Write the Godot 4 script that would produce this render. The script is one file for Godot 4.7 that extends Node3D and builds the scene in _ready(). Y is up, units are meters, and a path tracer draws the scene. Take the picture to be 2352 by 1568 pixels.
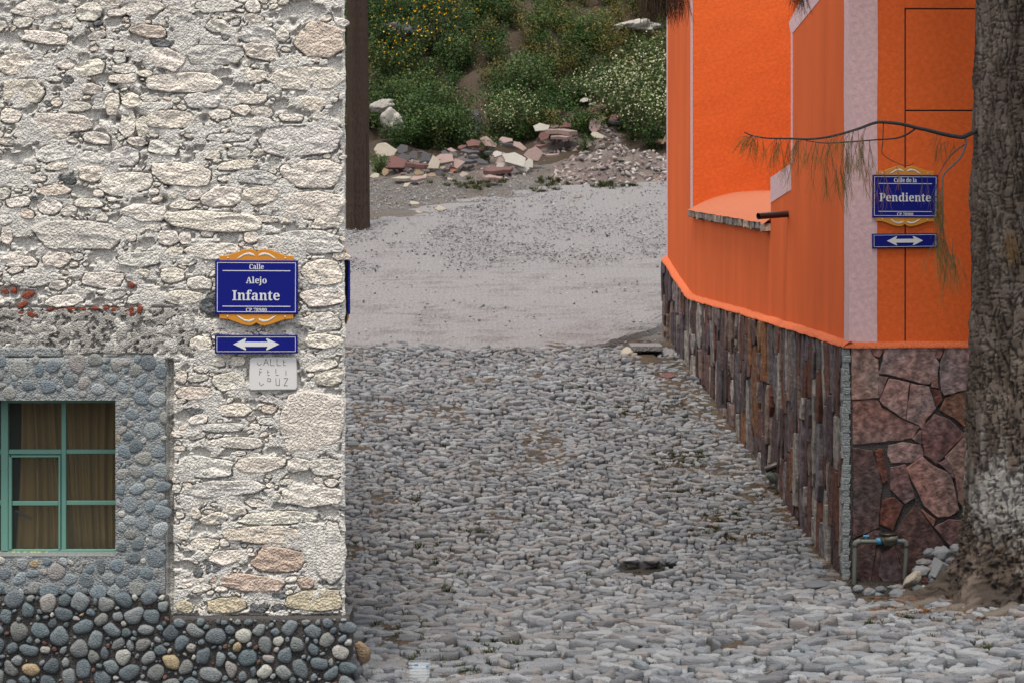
extends Node3D
# A stone house corner and an orange house on a steep cobbled lane, seen through a long lens.
# Pixels of a 2352 x 1568 view of the photograph are turned into rays; distances come from the ground and the walls.
const F := 6533.0
const CX := 1176.0
const HY := 480.0
const EYE := 3.46
const DL := 20.6      # distance of the stone house front
const DR := 26.1      # distance of the orange house front
const WA := Vector2(3.10, 26.1)   # orange side wall, near and far end (x, distance)
const WB := Vector2(2.07, 38.0)

class MB:
	var v := PackedVector3Array()
	var c := PackedColorArray()
	var u := PackedVector2Array()
	var i := PackedInt32Array()
	func vert(p: Vector3, col := Color.WHITE, uv := Vector2.ZERO) -> int:
		v.append(p); c.append(col); u.append(uv)
		return v.size() - 1
	func tri(a: int, b: int, d: int) -> void:
		i.append(a); i.append(b); i.append(d)
	func quad(a: int, b: int, d: int, e: int) -> void:
		i.append(a); i.append(b); i.append(d); i.append(a); i.append(d); i.append(e)
	func face(p: Array, col := Color.WHITE) -> void:   # corners clockwise seen from outside
		var k := []
		for q in p: k.append(vert(q, col, Vector2(q.x, q.y)))
		for n in range(1, p.size() - 1): tri(k[0], k[n], k[n + 1])
	func box(lo: Vector3, hi: Vector3, col := Color.WHITE, cut := 0.0) -> void:
		hull(PackedVector2Array([Vector2(lo.x, lo.y), Vector2(hi.x, lo.y), Vector2(hi.x, hi.y), Vector2(lo.x, hi.y)]), Transform3D(Basis(), Vector3(0, 0, 0)), lo.z, hi.z, col, cut)
	func hull(o: PackedVector2Array, t: Transform3D, z0: float, z1: float, col := Color.WHITE, cut := 0.0) -> void:
		# an outline in t's xy plane, extruded from z0 to z1 (front), its front edge chamfered by cut
		var n := o.size()
		var mid := Vector2.ZERO
		for p in o: mid += p / n
		var tris := Geometry2D.triangulate_polygon(o)
		var inner := o
		if cut > 0.0:
			var off := Geometry2D.offset_polygon(o, -cut)
			inner = PackedVector2Array()
			for p in o:
				var best: Vector2 = p.lerp(mid, 0.1)
				if off.size() and off[0].size():
					var bd := 1e9
					for q in off[0]:
						if q.distance_squared_to(p) < bd:
							bd = q.distance_squared_to(p); best = q
				inner.append(best)
		var f := []
		for p in inner: f.append(vert(t * Vector3(p.x, p.y, z1), col, p))
		for k in range(0, tris.size(), 3):
			var a: Vector2 = o[tris[k]]; var b: Vector2 = o[tris[k + 1]]; var d: Vector2 = o[tris[k + 2]]
			if (b - a).cross(d - a) > 0: tri(f[tris[k]], f[tris[k + 2]], f[tris[k + 1]])
			else: tri(f[tris[k]], f[tris[k + 1]], f[tris[k + 2]])
		var ccw := not Geometry2D.is_polygon_clockwise(o)
		for k in n:
			var m := (k + 1) % n
			var zz := z1 - cut
			var a := vert(t * Vector3(o[k].x, o[k].y, zz), col, o[k])
			var b := vert(t * Vector3(o[m].x, o[m].y, zz), col, o[m])
			var d := vert(t * Vector3(o[m].x, o[m].y, z0), col, o[m])
			var e := vert(t * Vector3(o[k].x, o[k].y, z0), col, o[k])
			if ccw: quad(a, b, d, e)
			else: quad(b, a, e, d)
			if cut > 0.0:
				var g := vert(t * Vector3(inner[k].x, inner[k].y, z1), col, o[k])
				var h := vert(t * Vector3(inner[m].x, inner[m].y, z1), col, o[m])
				var a2 := vert(v[a], col, o[k]); var b2 := vert(v[b], col, o[m])
				if ccw: quad(g, h, b2, a2)
				else: quad(h, g, a2, b2)
	func tube(p: Array, r: Array, sides: int, col := Color.WHITE, capped := true) -> void:
		var first := v.size()
		var side := Vector3.ZERO
		for k in p.size():
			var along: Vector3 = (p[mini(k + 1, p.size() - 1)] - p[maxi(k - 1, 0)]).normalized()
			if side == Vector3.ZERO:
				side = along.cross(Vector3.UP if absf(along.y) < 0.9 else Vector3.RIGHT).normalized()
			side = (side - along * side.dot(along)).normalized()
			var other := along.cross(side)
			for s in sides:
				var a := TAU * s / sides
				vert(p[k] + (side * cos(a) + other * sin(a)) * r[mini(k, r.size() - 1)], col, Vector2(float(s) / sides, k))
		for k in p.size() - 1:
			for s in sides:
				var a := first + k * sides + s
				var b := first + k * sides + (s + 1) % sides
				quad(a, a + sides, b + sides, b)
		if capped:
			for e in [0, p.size() - 1]:
				var m := vert(p[e], col)
				for s in sides:
					var a: int = first + e * sides + s
					var b: int = first + e * sides + (s + 1) % sides
					if e == 0: tri(m, a, b)
					else: tri(m, b, a)
	func grid(nu: int, nv: int, f: Callable, flip := false) -> void:   # f(i, j) -> [position, colour, uv]
		var first := v.size()
		for b in nv + 1:
			for a in nu + 1:
				var g: Array = f.call(a, b)
				vert(g[0], g[1], g[2])
		for b in nv:
			for a in nu:
				var k := first + b * (nu + 1) + a
				if flip: quad(k, k + 1, k + nu + 2, k + nu + 1)
				else: quad(k, k + nu + 1, k + nu + 2, k + 1)
	func build(smooth := true) -> ArrayMesh:
		var arr := []
		arr.resize(Mesh.ARRAY_MAX)
		if smooth:
			var n := PackedVector3Array()
			n.resize(v.size())
			for k in range(0, i.size(), 3):
				var a := i[k]; var b := i[k + 1]; var d := i[k + 2]
				var m := (v[d] - v[a]).cross(v[b] - v[a])
				n[a] += m; n[b] += m; n[d] += m
			for k in n.size(): n[k] = n[k].normalized() if n[k].length_squared() > 0.0 else Vector3.UP
			arr[Mesh.ARRAY_NORMAL] = n
		arr[Mesh.ARRAY_VERTEX] = v
		arr[Mesh.ARRAY_COLOR] = c
		arr[Mesh.ARRAY_TEX_UV] = u
		arr[Mesh.ARRAY_INDEX] = i
		var m := ArrayMesh.new()
		m.add_surface_from_arrays(Mesh.PRIMITIVE_TRIANGLES, arr)
		return m

# ---------------------------------------------------------------- helpers
var rng := RandomNumberGenerator.new()
var nz := FastNoiseLite.new()      # smooth fbm
var nf := FastNoiseLite.new()      # rough ridged
var nc := FastNoiseLite.new()      # cells
var M := {}
var taken := {}

func P(x: float, y: float, d: float) -> Vector3:
	return Vector3((x - CX) / F * d, EYE - (y - HY) / F * d, -d)

func numbered(called: String) -> String:
	taken[called] = taken.get(called, -1) + 1
	return called if taken[called] == 0 else "%s_%03d" % [called, taken[called]]

func part(called: String, mesh: Mesh, m: Material, parent: Node, kind := "") -> MeshInstance3D:
	var o := MeshInstance3D.new()
	o.mesh = mesh
	o.material_override = m
	o.name = called
	parent.add_child(o, true)
	if kind: o.set_meta("kind", kind)
	return o

func tag(o: Node, label: String, category: String, group := "") -> Node:
	o.set_meta("label", label)
	o.set_meta("category", category)
	if group: o.set_meta("group", group)
	return o

func thing(called: String, label: String, category: String, at := Vector3.ZERO, group := "") -> Node3D:
	var o := Node3D.new()
	o.name = numbered(called)
	add_child(o)
	o.position = at
	tag(o, label, category, group)
	return o

func struct(called: String, mesh: Mesh, m: Material) -> MeshInstance3D:
	var o := part(called, mesh, m, self, "structure")
	return o

func rf(a: float, b: float) -> float:
	return rng.randf_range(a, b)

func tint(c: Color, spread: float, hue := 0.02) -> Color:
	var k := 1.0 + rf(-spread, spread)
	return Color(clampf(c.r * k * (1 + rf(-hue, hue)), 0, 1), clampf(c.g * k, 0, 1), clampf(c.b * k * (1 + rf(-hue, hue)), 0, 1))

func noise_tex(freq: float, lo: float, hi: float, kind := 0, oct := 5, size := 512, sd := 1) -> NoiseTexture2D:
	var n := FastNoiseLite.new()
	n.seed = sd
	n.noise_type = FastNoiseLite.TYPE_SIMPLEX_SMOOTH if kind != 1 else FastNoiseLite.TYPE_CELLULAR
	n.frequency = freq
	n.fractal_octaves = oct
	n.fractal_type = FastNoiseLite.FRACTAL_RIDGED if kind == 2 else FastNoiseLite.FRACTAL_FBM
	var t := NoiseTexture2D.new()
	t.width = size; t.height = size
	t.seamless = true
	t.noise = n
	var g := Gradient.new()
	g.offsets = PackedFloat32Array([0.15, 0.85])
	g.colors = PackedColorArray([Color(lo, lo, lo), Color(hi, hi, hi)])
	t.color_ramp = g
	return t

func lin(r: float, g: float, b: float) -> Color:
	return Color(r, g, b).linear_to_srgb()

# a rough mineral surface: vertex or base colour, times a mottled texture, with fine relief
func mat(called: String, base: Color, tex: Texture2D, bump: Texture2D, scale: float, relief: float, rough := 0.9, vertex := false) -> StandardMaterial3D:
	var m := StandardMaterial3D.new()
	m.resource_name = called
	m.albedo_color = Color.WHITE if vertex else base
	m.vertex_color_use_as_albedo = vertex
	m.albedo_texture = tex
	m.roughness = rough
	m.metallic_specular = 0.3
	m.uv1_triplanar = true
	m.uv1_world_triplanar = true
	m.uv1_scale = Vector3.ONE * scale
	if bump:
		m.heightmap_enabled = true
		m.heightmap_texture = bump
		m.heightmap_scale = relief
	M[called] = m
	return m

func plain(called: String, base: Color, rough := 0.6, vertex := false, spec := 0.5, metal := 0.0) -> StandardMaterial3D:
	var m := StandardMaterial3D.new()
	m.resource_name = called
	m.albedo_color = Color.WHITE if vertex else base
	m.vertex_color_use_as_albedo = vertex
	m.roughness = rough
	m.metallic_specular = spec
	m.metallic = metal
	M[called] = m
	return m

# the lie of the land: flat cross street, steep lane, then the hillside
func land(x: float, d: float) -> float:
	var g := 0.0
	if d > 24.5:
		g = 0.152 * (d - 24.5) * (d - 24.5) / 6.0 if d < 27.5 else 0.152 * (d - 26.0)
	if d > 50.0:
		g += 0.035 * nz.get_noise_2d(x * 60.0, d * 60.0) * minf(1.0, (d - 50.0) / 3.0) * 3.0
	if d > 53.5:
		var t := d - 53.5
		g += 0.03 * t * t if t < 6.0 else 1.08 + 0.36 * (t - 6.0)
		g += 0.45 * nz.get_noise_2d(x * 22.0 + 9.0, d * 22.0) * minf(1.0, t / 3.0)
	if d < 40.0:
		g += 0.05 * nz.get_noise_2d(x * 45.0, d * 30.0)
	return g

func on_land(x: float, y: float) -> Vector3:   # where the ray through a pixel meets the land
	var d := 19.0
	while d < 95.0:
		var p := P(x, y, d)
		if p.y <= land(p.x, d):
			return Vector3(p.x, land(p.x, d), -d)
		d += 0.04
	return P(x, y, 95.0)

func side_at(x: float, y: float) -> Vector2:   # a pixel on the orange side wall: (metres along it, height)
	var a := (x - CX) / F
	var t := (WA.x - a * WA.y) / (a * (WB.y - WA.y) - (WB.x - WA.x))
	var d := WA.y + t * (WB.y - WA.y)
	return Vector2(t * WA.distance_to(WB), EYE - (y - HY) / F * d)

func side_frame() -> Transform3D:   # x along the wall away from the street, y up, z out of the wall
	var along := Vector3(WB.x - WA.x, 0, -(WB.y - WA.y)).normalized()
	return Transform3D(Basis(along, Vector3.UP, Vector3.UP.cross(along)), Vector3(WA.x, 0, -WA.y))

# ---------------------------------------------------------------- stones
func outline(n: int, jag: float, corners: int, sq := 2.0) -> PackedFloat32Array:   # radii round a stone
	var r := PackedFloat32Array()
	var key := []
	for k in corners:
		var a := TAU * (k + rf(-0.35, 0.35)) / corners
		key.append([a, rf(0.84, 1.12) * pow(pow(absf(cos(a)), sq) + pow(absf(sin(a)), sq), -1.0 / sq)])
	for s in n:
		var a := TAU * s / n
		# the convex hull of the corners, as a radius
		var best := 2.0
		for k in corners:
			var p0: Vector2 = Vector2.from_angle(key[k][0]) * key[k][1]
			var q: Array = key[(k + 1) % corners]
			var p1: Vector2 = Vector2.from_angle(q[0]) * q[1]
			var dir := Vector2.from_angle(a)
			var e := p1 - p0
			var den := dir.cross(e)
			if absf(den) > 1e-6:
				var t := p0.cross(e) / den
				var w := p0.cross(dir) / den
				if t > 0.0 and w >= -0.001 and w <= 1.001: best = minf(best, t)
		if best > 1.9: best = 1.0
		r.append(best * (1.0 + rf(-jag, jag)))
	return r

# a stone set in a wall: centre, half sizes, turn, radii, how far it stands out; in t's xy plane
func wall_stone(mb: MB, t: Transform3D, at: Vector2, half: Vector2, turn: float, rad: PackedFloat32Array, out: float, col: Color, rings: Array, rough: float, freq: float, tilt := Vector2.ZERO) -> void:
	var n := rad.size()
	var first := mb.v.size()
	var size := minf(half.x, half.y)
	for k in rings.size():
		var f: float = rings[k][0]
		for s in n:
			var a := TAU * s / n
			var q := Vector2(cos(a) * half.x, sin(a) * half.y) * rad[s] * f
			var p := at + q.rotated(turn)
			var z: float = out * rings[k][1] + (q.x * tilt.x + q.y * tilt.y)
			if rings[k][1] > 0.3:
				z += rough * minf(size, 0.07) * (nf.get_noise_3d(p.x * freq + p.y * freq * 0.5, p.y * freq * 1.3, out * 900.0) + 0.8 * nz.get_noise_3d(p.x * freq * 2.2, p.y * freq * 2.2, 7.0))
			if k == 0: z = -0.04
			mb.vert(t * Vector3(p.x, p.y, z), col)
	for k in rings.size() - 1:
		for s in n:
			var a := first + k * n + s
			var b := first + k * n + (s + 1) % n
			mb.quad(a, a + n, b + n, b)
	var z0: float = out * rings[-1][1] + rough * minf(size, 0.07) * nf.get_noise_3d(at.x * freq + at.y * freq * 0.5, at.y * freq * 1.3, out * 900.0)
	var m := mb.vert(t * Vector3(at.x, at.y, z0), col)
	for s in n:
		var a := first + (rings.size() - 1) * n + s
		var b := first + (rings.size() - 1) * n + (s + 1) % n
		mb.tri(m, b, a)

# keeps stones of a wall from overlapping
class Packer:
	var lo: Vector2
	var cell: float
	var w: int
	var h: int
	var occ := PackedByteArray()
	func _init(a: Vector2, b: Vector2, c: float) -> void:
		lo = a; cell = c
		w = int(ceil((b.x - a.x) / c)); h = int(ceil((b.y - a.y) / c))
		occ.resize(w * h)
	func block(a: Vector2, b: Vector2) -> void:
		for y in range(maxi(0, int((a.y - lo.y) / cell)), mini(h, int((b.y - lo.y) / cell) + 1)):
			for x in range(maxi(0, int((a.x - lo.x) / cell)), mini(w, int((b.x - lo.x) / cell) + 1)):
				occ[y * w + x] = 1
	func put(at: Vector2, half: Vector2, turn: float, rad: PackedFloat32Array, allow := 0.0) -> bool:
		var reach := maxf(half.x, half.y) * 1.15
		var x0 := maxi(0, int((at.x - reach - lo.x) / cell)); var x1 := mini(w - 1, int((at.x + reach - lo.x) / cell))
		var y0 := maxi(0, int((at.y - reach - lo.y) / cell)); var y1 := mini(h - 1, int((at.y + reach - lo.y) / cell))
		var cells := PackedInt32Array()
		var hit := 0
		var cs := cos(-turn); var sn := sin(-turn)
		var n := rad.size()
		for y in range(y0, y1 + 1):
			for x in range(x0, x1 + 1):
				var dx := lo.x + (x + 0.5) * cell - at.x; var dy := lo.y + (y + 0.5) * cell - at.y
				var qx := (dx * cs - dy * sn) / half.x; var qy := (dx * sn + dy * cs) / half.y
				var rr := qx * qx + qy * qy
				if rr > 1.4: continue
				var k := int(fposmod(atan2(qy, qx), TAU) / TAU * n) % n
				if rr <= rad[k] * rad[k]:
					cells.append(y * w + x)
					if occ[y * w + x]:
						hit += 1
						if allow == 0.0: return false
		if cells.is_empty() or float(hit) / cells.size() > allow: return false
		for k in cells: occ[k] = 1
		return true

# a loose rock of about unit half size; angular rocks are cut by planes
func rock_mesh(sd: int, cuts: int, rough: float, nu := 20, nv := 12) -> ArrayMesh:
	var r := RandomNumberGenerator.new()
	r.seed = sd
	var planes := []
	for k in cuts:
		var n := Vector3(r.randf_range(-1, 1), r.randf_range(-1, 1), r.randf_range(-1, 1)).normalized()
		planes.append([n, r.randf_range(0.48, 0.78)])
	var mb := MB.new()
	var at := func(a: int, b: int) -> Vector3:
		var ph := PI * b / nv
		var th := TAU * (a % nu) / nu
		var p := Vector3(sin(ph) * cos(th), cos(ph), sin(ph) * sin(th))
		var k := 1.0 + rough * nz.get_noise_3d(p.x * 70.0 + sd * 31.0, p.y * 70.0, p.z * 70.0)
		for q in planes:
			var w: float = p.dot(q[0])
			if w > 0.0: k = minf(k, q[1] / w)
		k += rough * 0.25 * nf.get_noise_3d(p.x * 160.0, p.y * 160.0 + sd, p.z * 160.0)
		return p * k
	for b in range(1, nv):
		for a in nu: mb.vert(at.call(a, b))
	for b in nv - 2:
		for a in nu:
			var k := b * nu + a; var m := b * nu + (a + 1) % nu
			mb.quad(k, m, m + nu, k + nu)
	var top := mb.vert(at.call(0, 0)); var low := mb.vert(at.call(0, nv))
	for a in nu:
		mb.tri(top, (a + 1) % nu, a)
		mb.tri(low, (nv - 2) * nu + a, (nv - 2) * nu + (a + 1) % nu)
	return mb.build()

func slab_mesh(sd: int) -> ArrayMesh:   # a broken flat slab, about one unit long, its thickness along y
	rng.seed = sd
	var o := PackedVector2Array()
	var n := 4 + sd % 3
	for s in n:
		var a := TAU * (s + rf(-0.3, 0.3)) / n + 0.4
		var p := Vector2(cos(a) * 0.55, sin(a) * 0.52) * rf(0.8, 1.15)
		if s > 0: o.append(o[-1].lerp(p, rf(0.35, 0.65)) + Vector2(rf(-0.03, 0.03), rf(-0.03, 0.03)))
		o.append(p)
	var mb := MB.new()
	mb.hull(o, Transform3D(Basis(Vector3.RIGHT, Vector3.FORWARD, Vector3.UP), Vector3.ZERO), -0.02, 0.1, Color.WHITE, 0.02)
	var under := PackedVector2Array()
	for p in o: under.append(Vector2(p.x, -p.y))
	mb.hull(under, Transform3D(Basis(Vector3.RIGHT, Vector3.BACK, Vector3.DOWN), Vector3.ZERO), 0.02, 0.1, Color.WHITE, 0.02)
	for k in mb.v.size():
		mb.v[k].y += 0.05 * nz.get_noise_2d(mb.v[k].x * 130.0 + sd * 17.0, mb.v[k].z * 130.0)
	return mb.build(false)

func _ready() -> void:
	# camera: a 100 mm lens held level, shifted down
	var cam := Camera3D.new()
	cam.name = "camera"
	var att := CameraAttributesPhysical.new()
	att.frustum_focal_length = 100.0
	att.frustum_focus_distance = 26.0
	att.frustum_near = 0.5
	att.frustum_far = 300.0
	att.exposure_aperture = 8.0
	cam.attributes = att
	add_child(cam)
	cam.position = Vector3(0, EYE, 0)
	var tall := 2.0 * 0.5 * 784.0 / F
	cam.set_frustum(tall, Vector2(0, -(784.0 - HY) / 1568.0 * tall), 0.5, 300.0)
	cam.current = true
	# an evenly overcast sky and a veiled sun, high and in front of the walls
	var we := WorldEnvironment.new()
	we.name = "world_environment"
	var env := Environment.new()
	env.background_mode = Environment.BG_SKY
	var sky := Sky.new()
	var sm := ProceduralSkyMaterial.new()
	sm.sky_top_color = Color(0.97, 0.985, 1.0)
	sm.sky_horizon_color = Color(0.76, 0.77, 0.79)
	sm.sky_curve = 0.25
	sm.sky_energy_multiplier = 0.82
	sm.ground_horizon_color = Color(0.55, 0.53, 0.5)
	sm.ground_bottom_color = Color(0.35, 0.33, 0.31)
	sky.sky_material = sm
	env.sky = sky
	env.tonemap_mode = Environment.TONE_MAPPER_LINEAR
	env.tonemap_exposure = 2.8
	env.sdfgi_enabled = true
	env.ssao_enabled = true
	env.ssil_enabled = true
	we.environment = env
	add_child(we)
	var sun := DirectionalLight3D.new()
	sun.name = "sun"
	sun.light_energy = 0.5
	sun.light_angular_distance = 16.0
	sun.light_color = Color(1.0, 0.97, 0.92)
	sun.shadow_enabled = true
	sun.rotation_degrees = Vector3(-70, -15, 0)
	add_child(sun)

	nz.seed = 11; nz.frequency = 0.02; nz.fractal_octaves = 3
	nf.seed = 5; nf.frequency = 0.02; nf.fractal_type = FastNoiseLite.FRACTAL_RIDGED; nf.fractal_octaves = 4
	nc.seed = 8; nc.noise_type = FastNoiseLite.TYPE_CELLULAR; nc.frequency = 0.05
	nc.cellular_return_type = FastNoiseLite.RETURN_DISTANCE2_SUB; nc.fractal_type = FastNoiseLite.FRACTAL_NONE
	materials()
	terrain()
	cobbled_lane()
	concrete_lane()
	stone_house()
	orange_house()
	tree()
	street_signs()
	small_things()
	hillside()

func materials() -> void:
	var speck := noise_tex(0.05, 0.66, 1.0, 0, 6, 512, 9)
	var stain := noise_tex(0.022, 0.8, 1.0, 0, 6, 512, 57)
	var plaster := noise_tex(0.02, 0.92, 1.0, 0, 6, 512, 63)
	var blotch := noise_tex(0.014, 0.58, 1.0, 0, 8, 512, 77)
	var fine := noise_tex(0.03, 0.0, 1.0, 0, 6, 512, 21)
	mat("limestone", Color.WHITE, stain, fine, 2.6, 1.3, 0.95, true)
	mat("mortar", lin(0.66, 0.635, 0.6), stain, fine, 3.1, 1.4, 0.97)
	mat("pebble", Color.WHITE, stain, fine, 4.0, 0.8, 0.95, true)
	mat("pebble_mortar", lin(0.29, 0.305, 0.31), stain, fine, 3.0, 1.4, 0.95)
	mat("dark_mortar", lin(0.115, 0.105, 0.102), speck, fine, 4.0, 1.6, 0.97)
	mat("concrete", lin(0.198, 0.185, 0.19), stain, fine, 1.9, 1.0, 0.95)
	mat("old_concrete", lin(0.46, 0.44, 0.41), stain, fine, 4.0, 1.8, 0.95)
	mat("dirt", Color.WHITE, speck, fine, 2.1, 3.0, 1.0, true)
	mat("cobble", Color.WHITE, speck, fine, 5.0, 0.8, 0.75, true)
	mat("schist", Color.WHITE, blotch, fine, 1.3, 0.5, 0.8, true)
	mat("bark", Color.WHITE, speck, fine, 6.0, 1.4, 0.97, true)
	mat("wood", lin(0.085, 0.056, 0.042), speck, fine, 3.0, 2.5, 0.9).uv1_scale = Vector3(7.0, 0.35, 7.0)
	mat("brick", lin(0.33, 0.085, 0.05), speck, fine, 5.0, 0.8, 0.95)
	for k in [["grey", 0.23, 0.235, 0.255], ["pale", 0.31, 0.315, 0.33], ["warm", 0.25, 0.235, 0.235], ["dark", 0.16, 0.165, 0.18], ["blue", 0.21, 0.23, 0.255]]:
		mat("cobble_" + k[0], lin(k[1], k[2], k[3]), speck, fine, 5.0, 0.8, 0.75)
	for k in [["pink", 0.33, 0.235, 0.215], ["maroon", 0.17, 0.085, 0.08], ["grey", 0.1, 0.096, 0.105], ["cream", 0.42, 0.365, 0.3], ["tan", 0.28, 0.2, 0.13], ["limestone", 0.44, 0.41, 0.37], ["rust", 0.33, 0.13, 0.07]]:
		mat("rock_" + k[0], lin(k[1], k[2], k[3]), speck, fine, 3.0, 0.8, 0.9)
	# lime-washed plaster: vertical brush and rain streaks on the side, a felted float finish on the rest
	var wash := noise_tex(0.012, 0.93, 1.0, 0, 7, 512, 44)
	var m := mat("orange_side", lin(0.6, 0.104, 0.021), wash, null, 1.0, 0.0, 0.85)
	m.uv1_scale = Vector3(0.33, 0.06, 0.33)
	mat("orange_jamb", lin(0.6, 0.104, 0.021), plaster, fine, 1.5, 0.14, 0.85)
	mat("orange_ledge", lin(0.55, 0.13, 0.05), stain, fine, 3.0, 0.8, 0.85)
	mat("lilac_band", lin(0.56, 0.37, 0.38), plaster, fine, 1.5, 0.15, 0.85)
	m = mat("sill_wash", lin(0.36, 0.11, 0.055), wash, fine, 1.0, 0.4, 0.85)
	m.uv1_scale = Vector3(4.0, 1.0, 4.0)
	plain("sign_blue", lin(0.006, 0.009, 0.14), 0.5, false, 0.18)
	plain("sign_white", lin(0.5, 0.51, 0.52), 0.4)
	plain("sign_gold", lin(0.44, 0.17, 0.006), 0.4)
	plain("teal", lin(0.09, 0.21, 0.17), 0.5)
	plain("dark_metal", lin(0.03, 0.02, 0.018), 0.45, false, 0.5, 0.3)
	plain("galvanised", lin(0.1, 0.105, 0.092), 0.6, false, 0.5, 0.2)
	plain("blue_plastic", lin(0.03, 0.16, 0.29), 0.5)
	plain("brass", lin(0.12, 0.115, 0.085), 0.6, false, 0.5, 0.3)
	plain("white_plastic", lin(0.5, 0.51, 0.5), 0.4)
	plain("letter_grey", lin(0.12, 0.117, 0.115), 0.9)
	plain("whitewash", lin(0.5, 0.49, 0.49), 0.9)
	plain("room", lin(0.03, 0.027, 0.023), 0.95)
	plain("black_gap", lin(0.03, 0.03, 0.035), 0.9)
	plain("gold_lichen", lin(0.45, 0.36, 0.05), 0.9)
	var cl := plain("curtain", lin(0.14, 0.083, 0.02), 0.95)
	cl.backlight_enabled = true
	cl.backlight = lin(0.03, 0.02, 0.01)
	var gl := plain("window_glass", Color(0.6, 0.65, 0.62, 0.06), 0.05, false, 0.25)
	gl.transparency = BaseMaterial3D.TRANSPARENCY_ALPHA
	var cup := plain("clear_plastic", Color(0.85, 0.88, 0.9, 0.2), 0.12)
	cup.transparency = BaseMaterial3D.TRANSPARENCY_ALPHA
	var lf := plain("leaf", Color.WHITE, 0.6, true, 0.3)
	lf.backlight_enabled = true
	lf.backlight = lin(0.3, 0.32, 0.12)
	plain("petal", Color.WHITE, 0.7, true, 0.2)
	plain("needle", Color.WHITE, 0.8, true, 0.2)

# ---------------------------------------------------------------- ground
func terrain() -> void:
	var mb := MB.new()
	# one sheet from behind the camera to beyond the hill, finer where it shows
	var ds := [-30.0, -10.0, 4.0, 14.0, 18.0]
	while ds[-1] < 36.0: ds.append(ds[-1] + 0.4)
	while ds[-1] < 72.0: ds.append(ds[-1] + 0.22)
	for k in [80.0, 95.0, 120.0, 160.0]: ds.append(k)
	var xs := [-60.0, -30.0, -16.0, -10.0]
	while xs[-1] < 9.0: xs.append(xs[-1] + 0.22)
	for k in [14.0, 30.0, 60.0]: xs.append(k)
	var soil := Color(0.16, 0.14, 0.13); var tan_ := Color(0.2, 0.155, 0.12); var dust := Color(0.22, 0.205, 0.205); var loam := Color(0.085, 0.062, 0.045)
	mb.grid(xs.size() - 1, ds.size() - 1, func(a: int, b: int) -> Array:
		var x: float = xs[a]; var d: float = ds[b]
		var y := land(x, d) - 0.05
		if d < 44.0 and x > -1.9: y -= 0.02
		if d > 49.0 and d < 75.0: y += 0.05 * nz.get_noise_2d(x * 140.0, d * 140.0)
		var k := 0.5 + 0.9 * nz.get_noise_2d(x * 35.0 + 3.0, d * 50.0)
		var col := soil.lerp(tan_, clampf(k, 0, 1)).lerp(dust, clampf(0.5 + 1.3 * nz.get_noise_2d(x * 60.0, d * 90.0 + 50.0), 0, 1) * 0.7)
		if d > 54.5: col = loam.lerp(Color(0.12, 0.088, 0.066), clampf(0.15 + 0.8 * nz.get_noise_2d(x * 50.0, d * 50.0), 0, 1))
		return [Vector3(x, y, -d), col, Vector2.ZERO])
	struct("ground", mb.build(), M.dirt)

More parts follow.
